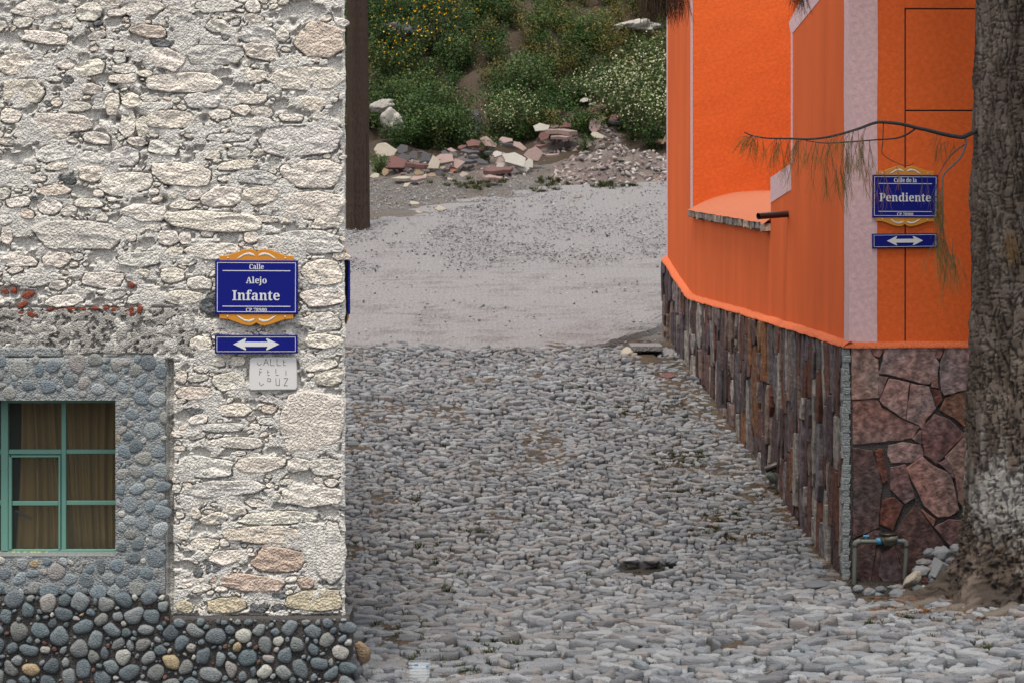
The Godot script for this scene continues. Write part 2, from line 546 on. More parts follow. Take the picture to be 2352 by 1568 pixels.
var cobbles := []
func cobbled_lane() -> void:
	rng.seed = 42
	# the bed of packed earth between the stones
	var bed := MB.new()
	bed.grid(150, 260, func(a: int, b: int) -> Array:
		var d := 18.0 + 19.3 * b / 260.0
		var x := lerpf(-4.5, 6.5, a / 150.0)
		var lim := lane_right(d) + 0.12
		x = minf(x, lim) if d > 26.0 else x
		var c := Color(0.05, 0.045, 0.042).lerp(Color(0.09, 0.076, 0.068), clampf(0.5 + nz.get_noise_2d(x * 90.0, d * 90.0), 0, 1))
		c = c.lerp(Color(0.15, 0.105, 0.07), clampf(silt(x, d) * 26.0, 0, 1) * clampf(0.6 + 2.0 * nz.get_noise_2d(x * 300.0, d * 300.0), 0, 1))
		return [Vector3(x, land(x, d) - 0.044 + silt(x, d), -d), c, Vector2.ZERO])
	var street := struct("cobbled_street", bed.build(), M.dirt)
	# stones laid in courses across the lane
	var kinds := []
	for k in 14: kinds.append(cobble_mesh(100 + k))
	var all := []
	var d := 19.3
	while d < 36.95:
		var near := clampf((27.0 - d) / 5.0, 0, 1)
		var deep := rf(0.062, 0.098) + 0.035 * near
		var x := -1.2 - 0.15 * (d - 20.6) - rf(0, 0.1) if d > 20.8 else -1.35 + rf(0, 0.1)
		if d < 20.75: x = -1.15 + rf(0.0, 0.1)
		var right := lane_right(d) if d > 26.0 else 4.6
		while x < right:
			var w := (0.05 + 0.11 * pow(rng.randf(), 1.5)) * (1.0 + 0.75 * near)
			if rng.randf() < 0.25: w *= 1.4
			if rng.randf() < 0.05: w *= 1.4
			var wob := 0.24 * nz.get_noise_2d(x * 40.0, d * 6.0) + 0.05 * nz.get_noise_2d(x * 190.0, d * 30.0)
			var cx := x + w * 0.5
			var cd := d + wob + rf(-0.02, 0.02)
			x += w * rf(0.93, 1.0)
			if rng.randf() < 0.012: continue
			var hx := CX + cx / cd * F; var hy := HY + (EYE - land(cx, cd)) / cd * F
			if pow((hx - 1475.0) / 78.0, 2.0) + pow((hy - 1306.0) / 15.0, 2.0) < 1.0: continue      # the sunken hole
			if hx > 1468.0 and hx < 1514.0 and hy > 800.0 and hy < 838.0: continue      # before the drain mouth
			if cx > lane_right(cd) + 0.02 and cd > 25.9: continue
			if cd < 26.1 and cd > 24.9 and cx > 3.0 and rng.randf() < 0.96: continue     # bare earth round the tree
			var s := land(cx, cd + 0.1) - land(cx, cd - 0.1)
			var b := Basis(Vector3.UP, rf(-0.22, 0.22) + wob * 0.8) * Basis(Vector3.RIGHT, atan(s / 0.2) + rf(-0.16, 0.12)) * Basis(Vector3.BACK, rf(-0.12, 0.12))
			if rng.randf() < 0.5: b = b * Basis(Vector3.UP, PI)
			var hgt := rf(0.036, 0.056) * (1.0 + 0.35 * near)
			b = b * Basis.from_scale(Vector3(w * rf(0.43, 0.5), hgt, deep * rf(0.36, 0.48)))
			all.append([Transform3D(b, Vector3(cx, land(cx, cd) - 0.016 + rf(-0.017, 0.015) * (1.0 + 0.5 * near), -cd)), rng.randi() % 14, rng.randf(), cd])
		d += deep * 0.97
	# the 300 nearest in view are stones of their own, the rest one mass
	all.sort_custom(func(p, q): return p[3] < q[3])
	var own := 0
	var rest := {}
	for s in all:
		var seen: Vector3 = s[0].origin
		var px: float = CX + seen.x / s[3] * F; var py: float = HY + (EYE - seen.y) / s[3] * F
		if own < 298 and px > 800.0 and px < 2350.0 and py < 1560.0:
			var o := part("cobblestone", kinds[s[1]], M["cobble_" + ["grey", "grey", "pale", "pale", "warm", "dark", "blue", "grey"][int(s[2] * 7.99)]], street)
			o.transform = s[0]
			own += 1
		else:
			if not rest.has(s[1]): rest[s[1]] = []
			rest[s[1]].append(s)
	for k in rest:
		var mm := MultiMesh.new()
		mm.transform_format = MultiMesh.TRANSFORM_3D
		mm.use_colors = true
		mm.mesh = kinds[k]
		mm.instance_count = rest[k].size()
		for n in rest[k].size():
			mm.set_instance_transform(n, rest[k][n][0])
			mm.set_instance_color(n, cobble_color(rest[k][n][2], rest[k][n][0].origin))
		var o := MultiMeshInstance3D.new()
		o.multimesh = mm
		o.material_override = M.cobble
		o.name = "cobblestones"
		o.set_meta("kind", "stuff")
		street.add_child(o, true)

func silt(x: float, d: float) -> float:   # earth washed over the stones: along the orange wall and in patches
	var wall := clampf(1.0 - (lane_right(d) - x) / 0.55, 0, 1) if d > 26.0 else 0.0
	var patch := clampf((nz.get_noise_2d(x * 38.0 + 400.0, d * 22.0) - 0.16) * 4.0, 0, 1)
	var px := CX + x / d * F; var py := HY + (EYE - land(x, d)) / d * F
	for k in [[1495.0, 935.0, 110.0, 24.0], [1570.0, 1055.0, 75.0, 26.0], [1640.0, 1190.0, 70.0, 22.0], [1730.0, 1240.0, 60.0, 14.0], [940.0, 1440.0, 90.0, 24.0], [1010.0, 1540.0, 90.0, 24.0]]:
		patch = maxf(patch, clampf(1.3 - Vector2((px - k[0]) / k[2], (py - k[1]) / k[3]).length() + 1.3 * nz.get_noise_2d(x * 120.0, d * 120.0), 0, 1))
	return 0.074 * clampf(0.7 * wall + 0.85 * patch + 1.4 * wall * nz.get_noise_2d(x * 160.0, d * 160.0), 0, 1)

func cobble_color(r: float, at: Vector3) -> Color:
	var c := [Color(0.21, 0.215, 0.235), Color(0.28, 0.285, 0.3), Color(0.235, 0.225, 0.23), Color(0.16, 0.16, 0.175), Color(0.22, 0.23, 0.255), Color(0.26, 0.24, 0.24), Color(0.31, 0.315, 0.33)][int(r * 6.99)] as Color
	var k := fmod(r * 977.0, 1.0)
	c = c * (0.8 + 0.36 * k)
	return Color(c.r, c.g, c.b)

func lane_right(d: float) -> float:
	return WA.x + (WB.x - WA.x) * (d - WA.y) / (WB.y - WA.y) - 0.1

func cobble_mesh(sd: int) -> ArrayMesh:   # a river cobble, its lower part left off where it is bedded
	var r := RandomNumberGenerator.new()
	r.seed = sd
	var mb := MB.new()
	var n := 14
	var lop := r.randf_range(-0.35, 0.35)
	var pw := r.randf_range(0.62, 0.85)
	var prof := [[0.9, -0.6], [1.0, 0.35], [0.97, 0.72], [0.84, 0.93], [0.45, 1.0]]
	for k in prof.size():
		for s in n:
			var a := TAU * s / n
			var q := Vector2(signf(cos(a)) * pow(absf(cos(a)), pw), signf(sin(a)) * pow(absf(sin(a)), 0.9))
			q *= 1.0 + 0.32 * nz.get_noise_2d(cos(a) * 50.0 + sd * 41.0, sin(a) * 50.0)
			var y: float = prof[k][1] + lop * q.x * prof[k][0] - 0.12 * absf(q.y) * prof[k][0] + 0.32 * nz.get_noise_3d(q.x * 80.0 * prof[k][0], sd * 20.0, q.y * 80.0 * prof[k][0])
			if k == 0: y = -0.8
			mb.vert(Vector3(q.x * prof[k][0], y, q.y * prof[k][0]))
	for k in prof.size() - 1:
		for s in n:
			var a := k * n + s; var b := k * n + (s + 1) % n
			mb.quad(a, b, b + n, a + n)
	var m := mb.vert(Vector3(0, 0.98 + 0.2 * nz.get_noise_2d(sd * 20.0, 5.0), 0))
	for s in n: mb.tri(m, (prof.size() - 1) * n + s, (prof.size() - 1) * n + (s + 1) % n)
	return mb.build()

func concrete_edge(x: float) -> float:   # where the ribbed concrete ends; it bends back towards the orange wall
	var t := clampf((x - 0.4) / 1.7, 0, 1)
	return 36.75 + 1.9 * t * t + 0.06 * nz.get_noise_2d(x * 120.0, 4.0)

func concrete_lane() -> void:
	var mb := MB.new()
	var nd := 760; var nx := 92
	mb.grid(nx, nd, func(a: int, b: int) -> Array:
		var t := float(b) / nd
		var x := lerpf(-5.4, 2.6, float(a) / nx)
		var e := concrete_edge(x)
		var d := lerpf(e, 54.0, t)
		if x > 1.4 and d > 38.5: x = lerpf(x, x + (d - 38.5) * 0.25, (x - 1.4) / 1.2)
		var y := land(x, d) + 0.035
		var ph := d * 29.0 + 3.0 * nz.get_noise_2d(x * 18.0, d * 60.0)
		var wear := clampf(0.6 + 1.2 * nz.get_noise_2d(x * 30.0 + 70.0, d * 30.0), 0.15, 1.0) * clampf((47.0 - d) / 4.0, 0, 1)
		y -= 0.07 * fposmod(ph / TAU, 1.0) * wear * clampf(0.65 + 1.6 * nz.get_noise_2d(x * 60.0, d * 120.0), 0.1, 1)
		y += 0.012 * nz.get_noise_2d(x * 90.0, d * 500.0)
		if b == 0: y -= 0.14
		elif b < 3: y -= 0.012
		# the sheet runs out under the gravel
		var far := lerpf(46.6, 53.0, clampf((x + 2.4) / 5.0, 0, 1.1))
		y -= 0.12 * clampf((d - far + 1.0 * nz.get_noise_2d(x * 30.0, d * 40.0)) / 1.6, 0, 1)
		if x < -1.6: y -= 0.0
		return [Vector3(x, y, -d), Color.WHITE, Vector2.ZERO])
	struct("concrete_lane", mb.build(), M.concrete)
	# loose gravel washed over the concrete and the lot
	rng.seed = 77
	var stones := [rock_mesh(1, 4, 0.3, 8, 5), rock_mesh(2, 5, 0.3, 8, 5), rock_mesh(3, 3, 0.4, 8, 5)]
	var list := [[], [], []]
	var cnt := 0
	while cnt < 150000:
		var py := 395.0 + pow(rng.randf(), 0.75) * 400.0
		var px := rf(660, 1545)
		# thick below the pole, thinning over the concrete towards the orange wall
		var dens := clampf((640.0 - py) / 90.0, 0.0, 1.0) * clampf((1500.0 - px) / 500.0 + 0.25, 0.12, 1.0)
		if py < 590.0: dens = maxf(dens, 0.5)
		dens = maxf(dens, 0.025)
		dens *= clampf(0.6 + 1.6 * nz.get_noise_2d(px * 0.2, py * 0.6), 0.06, 1.0)
		cnt += 1
		if rng.randf() > dens: continue
		var p := on_land_fast(px, py)
		var s := pow(rng.randf(), 4.0) * 0.02 + 0.005
		if rng.randf() < 0.02: s *= 1.7
		var t := Transform3D(Basis(Vector3(rf(-1, 1), rf(-1, 1), rf(-1, 1)).normalized(), rf(0, TAU)) * Basis.from_scale(Vector3(1.0, 0.5, 0.9) * s), p + Vector3(rf(-0.03, 0.03), s * 0.3 + (0.03 if -p.z < lerpf(46.9, 53.3, clampf((p.x + 2.4) / 5.0, 0, 1.1)) else -0.045), rf(-0.2, 0.2)))
		list[rng.randi() % 3].append([t, rng.randf()])
	scatter("gravel", list, stones, M.cobble, func(r): return [Color(0.34, 0.34, 0.35), Color(0.3, 0.3, 0.31), Color(0.43, 0.42, 0.42), Color(0.24, 0.235, 0.24), Color(0.35, 0.32, 0.31)][int(r * 4.99)], "grey gravel scattered over the lane and the dirt lot", "gravel")

func on_land_fast(x: float, y: float) -> Vector3:
	var lo := 20.0; var hi := 70.0
	for k in 22:
		var m := (lo + hi) * 0.5
		var p := P(x, y, m)
		if p.y <= land(p.x, m): hi = m
		else: lo = m
	var q := P(x, y, hi)
	return Vector3(q.x, land(q.x, hi), -hi)

func scatter(called: String, list: Array, meshes: Array, m: Material, colour: Callable, label := "", category := "", parent: Node = self) -> void:
	var root: Node3D
	if parent == self:
		root = thing(called, label, category)
		root.set_meta("kind", "stuff")
	else: root = parent
	for k in meshes.size():
		if list[k].is_empty(): continue
		var mm := MultiMesh.new()
		mm.transform_format = MultiMesh.TRANSFORM_3D
		mm.use_colors = true
		mm.mesh = meshes[k]
		mm.instance_count = list[k].size()
		for n in list[k].size():
			mm.set_instance_transform(n, list[k][n][0])
			mm.set_instance_color(n, colour.call(list[k][n][1]))
		var o := MultiMeshInstance3D.new()
		o.multimesh = mm
		o.material_override = m
		o.name = called + "_bits"
		o.set_meta("kind", "stuff")
		root.add_child(o, true)

# ---------------------------------------------------------------- the stone house
func wl(x: float, y: float) -> Vector2:   # a pixel on the front of the stone house, in metres
	return Vector2((x - CX) / F * DL, EYE - (y - HY) / F * DL)

# stones picked out by hand: boxes in the pixels of three enlargements, then their tone
const Z1 := [[85,0,340,110],[440,15,600,120],[630,55,740,95],[700,0,960,90],[1140,0,1410,70],[1435,0,1530,70],[130,180,400,260],[565,225,680,290],[670,245,760,295],[665,305,740,378],[660,372,815,430],[640,440,810,490],[1085,270,1450,385],[830,430,1290,540],[1450,410,1560,480],[1565,400,2015,530],[0,460,250,610],[830,560,930,600],[615,540,700,685],[712,545,825,640],[705,645,790,810],[795,685,870,800],[1090,550,1290,640],[1390,550,1570,610],[1620,160,1700,250],[1730,140,2020,330],[0,640,130,720],[210,660,530,785],[380,600,540,655],[835,650,1170,760],[1230,640,1355,700],[1365,615,1480,680],[1640,670,1780,715],[1760,560,1920,650],[1350,690,1540,740],[1220,780,1470,835],[1490,750,2015,920],[870,810,1060,920],[640,860,820,980],[210,850,450,950],[1210,890,1290,940],[470,890,610,960],[1660,940,2020,1100],[1280,945,1510,1000],[900,950,1240,1090],[580,1010,890,1150],[1360,1005,1640,1080],[220,1090,410,1150],[1180,1100,1420,1220],[1425,1100,1640,1205],[1650,1125,2020,1280],[720,1190,970,1300],[1000,1180,1160,1230],[430,1170,610,1220],[40,1160,180,1220],[220,1180,360,1260],[970,1240,1510,1355],[1510,1265,1645,1310],[200,1290,700,1470],[0,1260,70,1325],[0,1335,70,1440],[1050,1360,1120,1440],[1440,1360,1520,1430],[1540,1350,2020,1490],[930,1360,1045,1440],[250,1480,410,1570],[0,1500,230,1570],[415,1490,490,1530],[700,1480,940,1575],[1095,1430,1400,1530]]
const Z2 := [[1010,170,1160,270],[1895,130,2160,280],[270,350,520,420],[1020,320,1270,405],[1890,300,2160,420],[1340,735,1420,795],[1440,730,1550,790],[1340,830,1550,950],[1100,820,1180,900],[1100,920,1330,1000],[1335,1030,1610,1110],[1650,1040,1740,1090],[1780,960,2160,1344],[1270,1150,1540,1210],[1620,1120,1740,1160],[1310,1240,1660,1310],[1080,1200,1160,1240],[1900,590,2160,680],[1900,450,2160,570],[1340,570,1600,600],[530,200,780,300],[60,210,330,290],[1180,230,1330,310],[1200,600,1330,700]]
const Z3 := [[1050,235,1370,365],[1390,235,1670,330],[1680,240,1825,330],[1830,245,2030,345],[1070,375,1530,478],[1650,405,2030,535],[1010,350,1068,392],[1010,400,1060,450],[1030,540,1080,600],[1115,540,1180,600],[1430,560,1840,635],[1310,645,1800,755],[1075,630,1120,678],[1030,685,1110,722],[1860,610,2030,980],[1480,780,1800,910,"p"],[1210,925,1690,1030,"p"],[1220,790,1430,870],[1750,945,1850,1010,"p"],[1040,955,1135,1010],[1205,1070,1450,1150,"y"],[1040,1080,1130,1155,"y"],[1690,1015,2020,1150,"y"],[1465,1100,1570,1150,"d"],[1135,880,1190,950,"d"],[1205,845,1300,915,"d"],[1600,1110,1690,1150,"d"],[1110,720,1290,780],[1640,370,1720,400]]
const CRACK := [[565,130],[590,90],[730,90],[700,300],[735,345],[650,300],[810,385],[830,410],[655,490],[690,530],[640,600],[705,600],[690,700],[620,690],[790,660],[840,700],[800,800],[860,850],[900,880],[640,880],[985,1090],[965,1180],[985,1230],[950,1290],[1010,1330],[1060,1400],[1090,1470],[540,490],[830,470],[1200,700],[1250,620],[1720,130],[1480,190],[1390,380]]

func stone_color(code := "") -> Color:
	match code:
		"p": return tint(Color(0.6, 0.47, 0.39), 0.08)
		"y": return tint(Color(0.58, 0.51, 0.38), 0.08)
		"d": return tint(Color(0.16, 0.165, 0.17), 0.2)
	var k := rng.randf()
	if k < 0.08: return tint(Color(0.7, 0.6, 0.52), 0.1)
	if k < 0.25: return tint(Color(0.67, 0.64, 0.6), 0.08)
	return tint(Color(0.755, 0.695, 0.62), 0.08, 0.03)

func rubble_wall(parent: Node, t: Transform3D, lo: Vector2, hi: Vector2, hand: Array, shut: Array, own_most: int) -> Packer:
	var pk := Packer.new(lo, hi, 0.008)
	for b in shut: pk.block(b[0], b[1])
	var big := [[1.0, 0.0], [1.01, 0.55], [0.97, 0.9], [0.88, 1.0], [0.68, 1.0], [0.45, 1.0], [0.22, 1.0]]
	var mid := [[1.0, 0.0], [1.0, 0.6], [0.92, 0.95], [0.5, 1.05]]
	var own := 0
	for h in hand:
		var rad := outline(36, 0.035, 7 + rng.randi() % 4, 3.4)
		var a: Vector2 = h[0]; var half: Vector2 = h[1]
		pk.put(a, half, h[2], rad, 0.9)
		var mb := MB.new()
		wall_stone(mb, t, a, half, h[2], rad, rf(0.006, 0.014), stone_color(h[3]), big, 0.19, 300.0, Vector2(rf(-0.04, 0.04), rf(-0.06, 0.06)))
		part("stone", mb.build(), M.limestone, parent)
		own += 1
	var rest := MB.new()
	# then smaller ones fill what is left
	for pass_ in [[900, 0.10, 0.17, 20], [3000, 0.055, 0.10, 16], [5000, 0.025, 0.05, 11], [5000, 0.012, 0.022, 8]]:
		for k in pass_[0]:
			var a := Vector2(rf(lo.x, hi.x), rf(lo.y, hi.y))
			var hx := rf(pass_[1], pass_[2])
			var half := Vector2(hx, hx * rf(0.32, 0.7))
			var turn := rf(-0.3, 0.3) if hx > 0.03 else rf(-0.9, 0.9)
			var rad := outline(pass_[3], 0.06, 6 + rng.randi() % 3, 2.7)
			if not pk.put(a, half, turn, rad): continue
			if nz.get_noise_2d(a.x * 130.0, a.y * 170.0) > 0.02 and rng.randf() < 0.85: continue     # smeared over with mortar
			var col := stone_color()
			if rng.randf() < 0.04: col = stone_color("d")
			if own < own_most and hx > 0.03:
				var mb := MB.new()
				wall_stone(mb, t, a, half, turn, rad, rf(0.003, 0.013), col, big if hx > 0.055 else mid, 0.28, 420.0, Vector2(rf(-0.1, 0.1), rf(-0.1, 0.14)))
				part("stone", mb.build(), M.limestone, parent)
				own += 1
			else:
				wall_stone(rest, t, a, half, turn, rad, rf(0.002, 0.013), col, mid, 0.25, 500.0, Vector2(rf(-0.1, 0.1), rf(-0.1, 0.1)))
	part("small_stones", rest.build(), M.limestone, parent, "stuff")
	return pk

func pebble_wall(parent: Node, t: Transform3D, lo: Vector2, hi: Vector2, shut: Array, out: float, small: float, own_most: int, passes: Array, tones: Array, chip: Color) -> void:
	var pk := Packer.new(lo, hi, 0.005)
	for b in shut: pk.block(b[0], b[1])
	var rings := [[1.0, 0.0], [1.0, 0.3], [0.93, 0.66], [0.76, 0.9], [0.5, 1.0], [0.25, 1.03]]
	var rest := MB.new()
	var own := 0
	for pass_ in passes:
		for k in pass_[0]:
			var a := Vector2(rf(lo.x, hi.x), rf(lo.y, hi.y))
			var hx := rf(pass_[1], pass_[2]) * small
			var half := Vector2(hx, hx * rf(0.62, 0.98))
			var turn := rf(0, PI)
			var rad := outline(20, 0.03, 5 + rng.randi() % 3, 2.8)
			# soften the corners: river stones
			var soft := PackedFloat32Array()
			for s in 20: soft.append((rad[s] * 2.0 + rad[(s + 1) % 20] + rad[(s + 19) % 20]) / 4.0)
			if not pk.put(a, half, turn, soft): continue
			var col := tint(tones[rng.randi() % 5], 0.16)
			var pick := rng.randf()
			if pick < 0.02: col = tint(Color(0.36, 0.28, 0.18), 0.1)
			elif pick < 0.08: col = tint(Color(0.3, 0.28, 0.27), 0.1)
			elif pick < 0.11: col = tint(Color(0.42, 0.41, 0.38), 0.1)
			if hx < 0.024 * small and rng.randf() < 0.2: col = tint(chip, 0.2)
			if own < own_most and hx > 0.02:
				var mb := MB.new()
				wall_stone(mb, t, a, half, turn, soft, out * rf(0.75, 1.15), col, rings, 0.06, 200.0)
				part("pebble", mb.build(), M.pebble, parent)
				own += 1
			else:
				wall_stone(rest, t, a, half, turn, soft, out * 0.5, col, [rings[0], rings[1], rings[3], rings[5]], 0.08, 200.0)
	if rest.v.size(): part("small_pebbles", rest.build(), M.pebble, parent, "stuff")

func stone_house() -> void:
	rng.seed = 7
	var house := thing("stone_house", "rubble stone house with a pebble plinth and a teal framed window", "house", Vector3(-1.21, 0, -DL))
	var inv := house.transform.affine_inverse()
	var t := inv * Transform3D(Basis(), Vector3(0, 0, -DL))
	var cx := wl(792, 0).x
	# front: mortar with an uneven face, open at the window
	var wlo := wl(-130, 1275); var whi := wl(266, 918)
	var cracks := []
	for k in CRACK: cracks.append(wl(k[0] * 0.3906, k[1] * 0.3906))
	var lo := Vector2(wl(-330, 0).x, 0.3); var hi := Vector2(cx, wl(0, -140).y)
	var front := MeshInstance3D.new()
	front.name = "front_wall"
	front.material_override = M.mortar
	house.add_child(front)
	# where no rubble stone goes: window surround, lintel, plinth, plaque
	var shut := [[wl(-330, 1420), wl(384, 815)], [wl(-330, 815), wl(452, 706)], [wl(-330, 1570), wl(800, 1410)], [wl(566, 900), wl(685, 815)], [wl(384, 1420), wl(396, 830)]]
	var brick_at := []
	for k in [[60,290,105,345],[130,320,225,375],[105,385,185,435],[60,440,150,480],[0,305,50,345],[275,425,350,447],[355,428,405,452],[410,422,492,452],[500,425,560,447],[565,420,632,447],[640,420,690,447],[692,420,742,450],[780,410,850,482],[857,405,902,470],[805,265,850,305],[160,452,232,490]]:
		var a := wl(k[0] * 0.3646, 551.25 + k[3] * 0.3646); var b := wl(k[2] * 0.3646, 551.25 + k[1] * 0.3646)
		shut.append([a, b])
		brick_at.append([a, b])
	var hand := []
	for z in [[Z1, 0.3906, 0.0], [Z2, 0.3646, 551.25], [Z3, 0.3906, 955.5]]:
		for h in z[0]:
			var a := wl(h[0] * z[1], z[2] + h[3] * z[1]); var b := wl(h[2] * z[1], z[2] + h[1] * z[1])
			var turn := rf(-0.1, 0.1)
			if b.x - a.x < b.y - a.y: turn = rf(-0.3, 0.25)
			hand.append([(a + b) * 0.5, (b - a) * 0.515, turn if b.x < cx - 0.04 else rf(-0.03, 0.03), h[4] if h.size() > 4 else ""])
	var pk := rubble_wall(front, t, Vector2(lo.x, 0.45), Vector2(cx - 0.004, hi.y), hand, shut, 290)
	# the mortar: trowelled nearly flush, broken open along many of the joints, smeared over some stones
	var wall := MB.new()
	var nx := 350; var ny := 480
	for b in ny + 1:
		for a in nx + 1:
			var x := lerpf(lo.x, hi.x, float(a) / nx); var y := lerpf(lo.y, hi.y, float(b) / ny)
			var z := 0.008 + 0.010 * nz.get_noise_2d(x * 190.0, y * 300.0) + 0.005 * nz.get_noise_2d(x * 1100.0, y * 1500.0)
			var gx := int((x - pk.lo.x) / pk.cell); var gy := int((y - pk.lo.y) / pk.cell)
			if gx > 2 and gy > 2 and gx < pk.w - 3 and gy < pk.h - 3:
				var k := gy * pk.w + gx
				var worn := nz.get_noise_2d(x * 150.0 + 31.0, y * 210.0)
				if pk.occ[k]:
					if worn < 0.1 or pk.occ[k] == 2: z -= 0.03
				elif worn < 0.02 and (pk.occ[k + pk.w] or pk.occ[k + 2 * pk.w] or (worn < -0.12 and (pk.occ[k + 1] or pk.occ[k - 1]))):
					z -= 0.04 + 0.03 * worn
			for c in cracks:
				var q: float = (c - Vector2(x, y)).length_squared()
				if q < 0.01: z -= 0.07 * exp(-q / 0.0007)
			if y > wl(0, 1412).y and y < wl(0, 826).y and x > wl(382, 0).x and x < wl(396, 0).x: z -= 0.05
			var edge := cx - x
			if edge < 0.05: z -= 0.022 * (1.0 - edge / 0.05) * (1.0 - edge / 0.05)
			if a == nx: x += 0.012 * nz.get_noise_2d(3.0, y * 300.0)
			wall.vert(t * Vector3(x, y, z))
	for b in ny:
		for a in nx:
			var x := lerpf(lo.x, hi.x, (a + 0.5) / nx); var y := lerpf(lo.y, hi.y, (b + 0.5) / ny)
			if x > wlo.x and x < whi.x + 0.03 and y > wlo.y and y < whi.y: continue
			var k := b * (nx + 1) + a
			wall.quad(k, k + nx + 1, k + nx + 2, k + 1)
	front.mesh = wall.build()
	for k in brick_at:
		var mb := MB.new()
		var rad := outline(14, 0.04, 4)
		wall_stone(mb, t, (k[0] + k[1]) * 0.5, (k[1] - k[0]) * 0.56, rf(-0.08, 0.08), rad, rf(0.008, 0.022), Color.WHITE, [[1.0, 0.0], [1.0, 0.6], [0.9, 1.0], [0.5, 1.05]], 0.12, 500.0)
		part("brick", mb.build(), M.brick, front)
	# pitted concrete lintel and the patch of newer cement below it
	var lb := MB.new()
	var l0 := wl(-330, 816); var l1 := wl(452, 704)
	lb.grid(240, 46, func(a: int, b: int) -> Array:
		var x := lerpf(l0.x, l1.x, a / 240.0); var y := lerpf(l0.y, l1.y, b / 46.0)
		var z := 0.012 + 0.006 * nz.get_noise_2d(x * 500.0, y * 500.0)
		var pit := nz.get_noise_2d(x * 720.0 + 40.0, y * 560.0) + 0.35 * nz.get_noise_2d(x * 1900.0, y * 1900.0)
		if pit > 0.2: z -= minf(0.045, (pit - 0.2) * 0.3)
		var e := minf(minf(float(b), 46.0 - b), 240.0 - a)
		if e < 2.0: z -= 0.03 * (1.0 - e * 0.5)
		return [t * Vector3(x + 0.01 * nz.get_noise_2d(y * 300.0, 1.0), y + 0.012 * nz.get_noise_2d(x * 150.0, 2.0), z), Color.WHITE, Vector2.ZERO])
	part("lintel", lb.build(), M.old_concrete, house)
	var cp := MB.new()
	var c0 := wl(-330, 820); var c1 := wl(142, 797)
	cp.grid(60, 10, func(a: int, b: int) -> Array:
		var x := lerpf(c0.x, c1.x, a / 60.0); var y := lerpf(c0.y, c1.y + 0.02 * nz.get_noise_2d(a * 14.0, 1.0), b / 10.0)
		return [t * Vector3(x, y, (0.026 if b > 0 and b < 10 and a < 60 else -0.02) + 0.006 * nz.get_noise_2d(x * 500.0, y * 500.0)), Color.WHITE, Vector2.ZERO])
	part("cement_patch", cp.build(), M.pebble_mortar, house)
	# window surround of small river stones in pale cement
	var su := MB.new()
	var tw := t * Transform3D(Basis(), Vector3.ZERO)
	var o0 := wl(-330, 1362); var o1 := wl(380, 820)
	var bands := [[Vector2(o0.x, whi.y), o1], [o0, Vector2(o1.x, wlo.y)], [Vector2(whi.x, wlo.y), Vector2(o1.x, whi.y)], [Vector2(o0.x, wlo.y), Vector2(wlo.x, whi.y)]]
	for b in bands:
		var w: Vector2 = b[1] - b[0]
		var na := maxi(4, int(w.x / 0.02)); var nb := maxi(4, int(w.y / 0.02))
		su.grid(na, nb, func(i: int, j: int) -> Array:
			var x: float = lerpf(b[0].x, b[1].x, float(i) / na); var y: float = lerpf(b[0].y, b[1].y, float(j) / nb)
			var z := 0.045 + 0.007 * nz.get_noise_2d(x * 420.0, y * 420.0)
			if minf(o1.x - x, minf(o1.y - y, y - o0.y)) < 0.004: z -= 0.014
			return [t * Vector3(x, y, z), Color.WHITE, Vector2.ZERO])
	# its outer edge and the deep reveals of the window
	var rim := func(p: Vector2, q: Vector2, z0: float, z1: float) -> void:
		su.face([t * Vector3(p.x, p.y, z1), t * Vector3(q.x, q.y, z1), t * Vector3(q.x, q.y, z0), t * Vector3(p.x, p.y, z0)])
	rim.call(Vector2(o1.x, o1.y), Vector2(o1.x, o0.y), -0.03, 0.033)
	rim.call(Vector2(o0.x, o1.y), Vector2(o1.x, o1.y), -0.03, 0.033)
	rim.call(Vector2(o1.x, o0.y), Vector2(o0.x, o0.y), -0.03, 0.033)
	rim.call(Vector2(whi.x, wlo.y), Vector2(whi.x, whi.y), -0.3, 0.048)
	rim.call(Vector2(whi.x, whi.y), Vector2(wlo.x, whi.y), -0.3, 0.048)
	rim.call(Vector2(wlo.x, wlo.y), Vector2(whi.x, wlo.y), -0.3, 0.048)
	rim.call(Vector2(wlo.x, whi.y), Vector2(wlo.x, wlo.y), -0.3, 0.048)
	var sur := part("window_surround", su.build(), M.pebble_mortar, house)
	pebble_wall(sur, t.translated_local(Vector3(0, 0, 0.042)), Vector2(wl(-140, 0).x, o0.y + 0.01), o1 - Vector2(0.008, 0.008), [[wlo - Vector2(0.4, 0), whi]], 0.012, 0.9, 290, [[1600, 0.055, 0.085], [1500, 0.04, 0.06], [1800, 0.024, 0.04], [800, 0.012, 0.02]], [Color(0.24, 0.275, 0.3), Color(0.2, 0.24, 0.27), Color(0.3, 0.325, 0.335), Color(0.28, 0.285, 0.275), Color(0.165, 0.19, 0.21)], Color(0.3, 0.29, 0.27))
	# plinth: darker mortar, larger stones; its top steps down past the window surround
	var pl := MB.new()
	var p0 := Vector2(o0.x, -0.15); var p1 := Vector2(wl(803, 0).x, wl(0, 1412).y)
	var p2 := Vector2(wl(388, 0).x, wl(0, 1364).y)
	pl.grid(150, 36, func(a: int, b: int) -> Array:
		var x := lerpf(p0.x, p1.x, a / 150.0); var y := lerpf(p0.y, p1.y if x > p2.x else p2.y, b / 36.0)
		var z := 0.045 + 0.012 * nz.get_noise_2d(x * 330.0, y * 330.0) + 0.006 * nf.get_noise_2d(x * 800.0, y * 800.0)
		if b == 36: z -= 0.03
		return [t * Vector3(x, y, z), Color.WHITE, Vector2.ZERO])
	pl.face([t * Vector3(p1.x, p1.y, 0.04), t * Vector3(p1.x, p1.y, -0.5), t * Vector3(p1.x, p0.y, -0.5), t * Vector3(p1.x, p0.y, 0.04)])
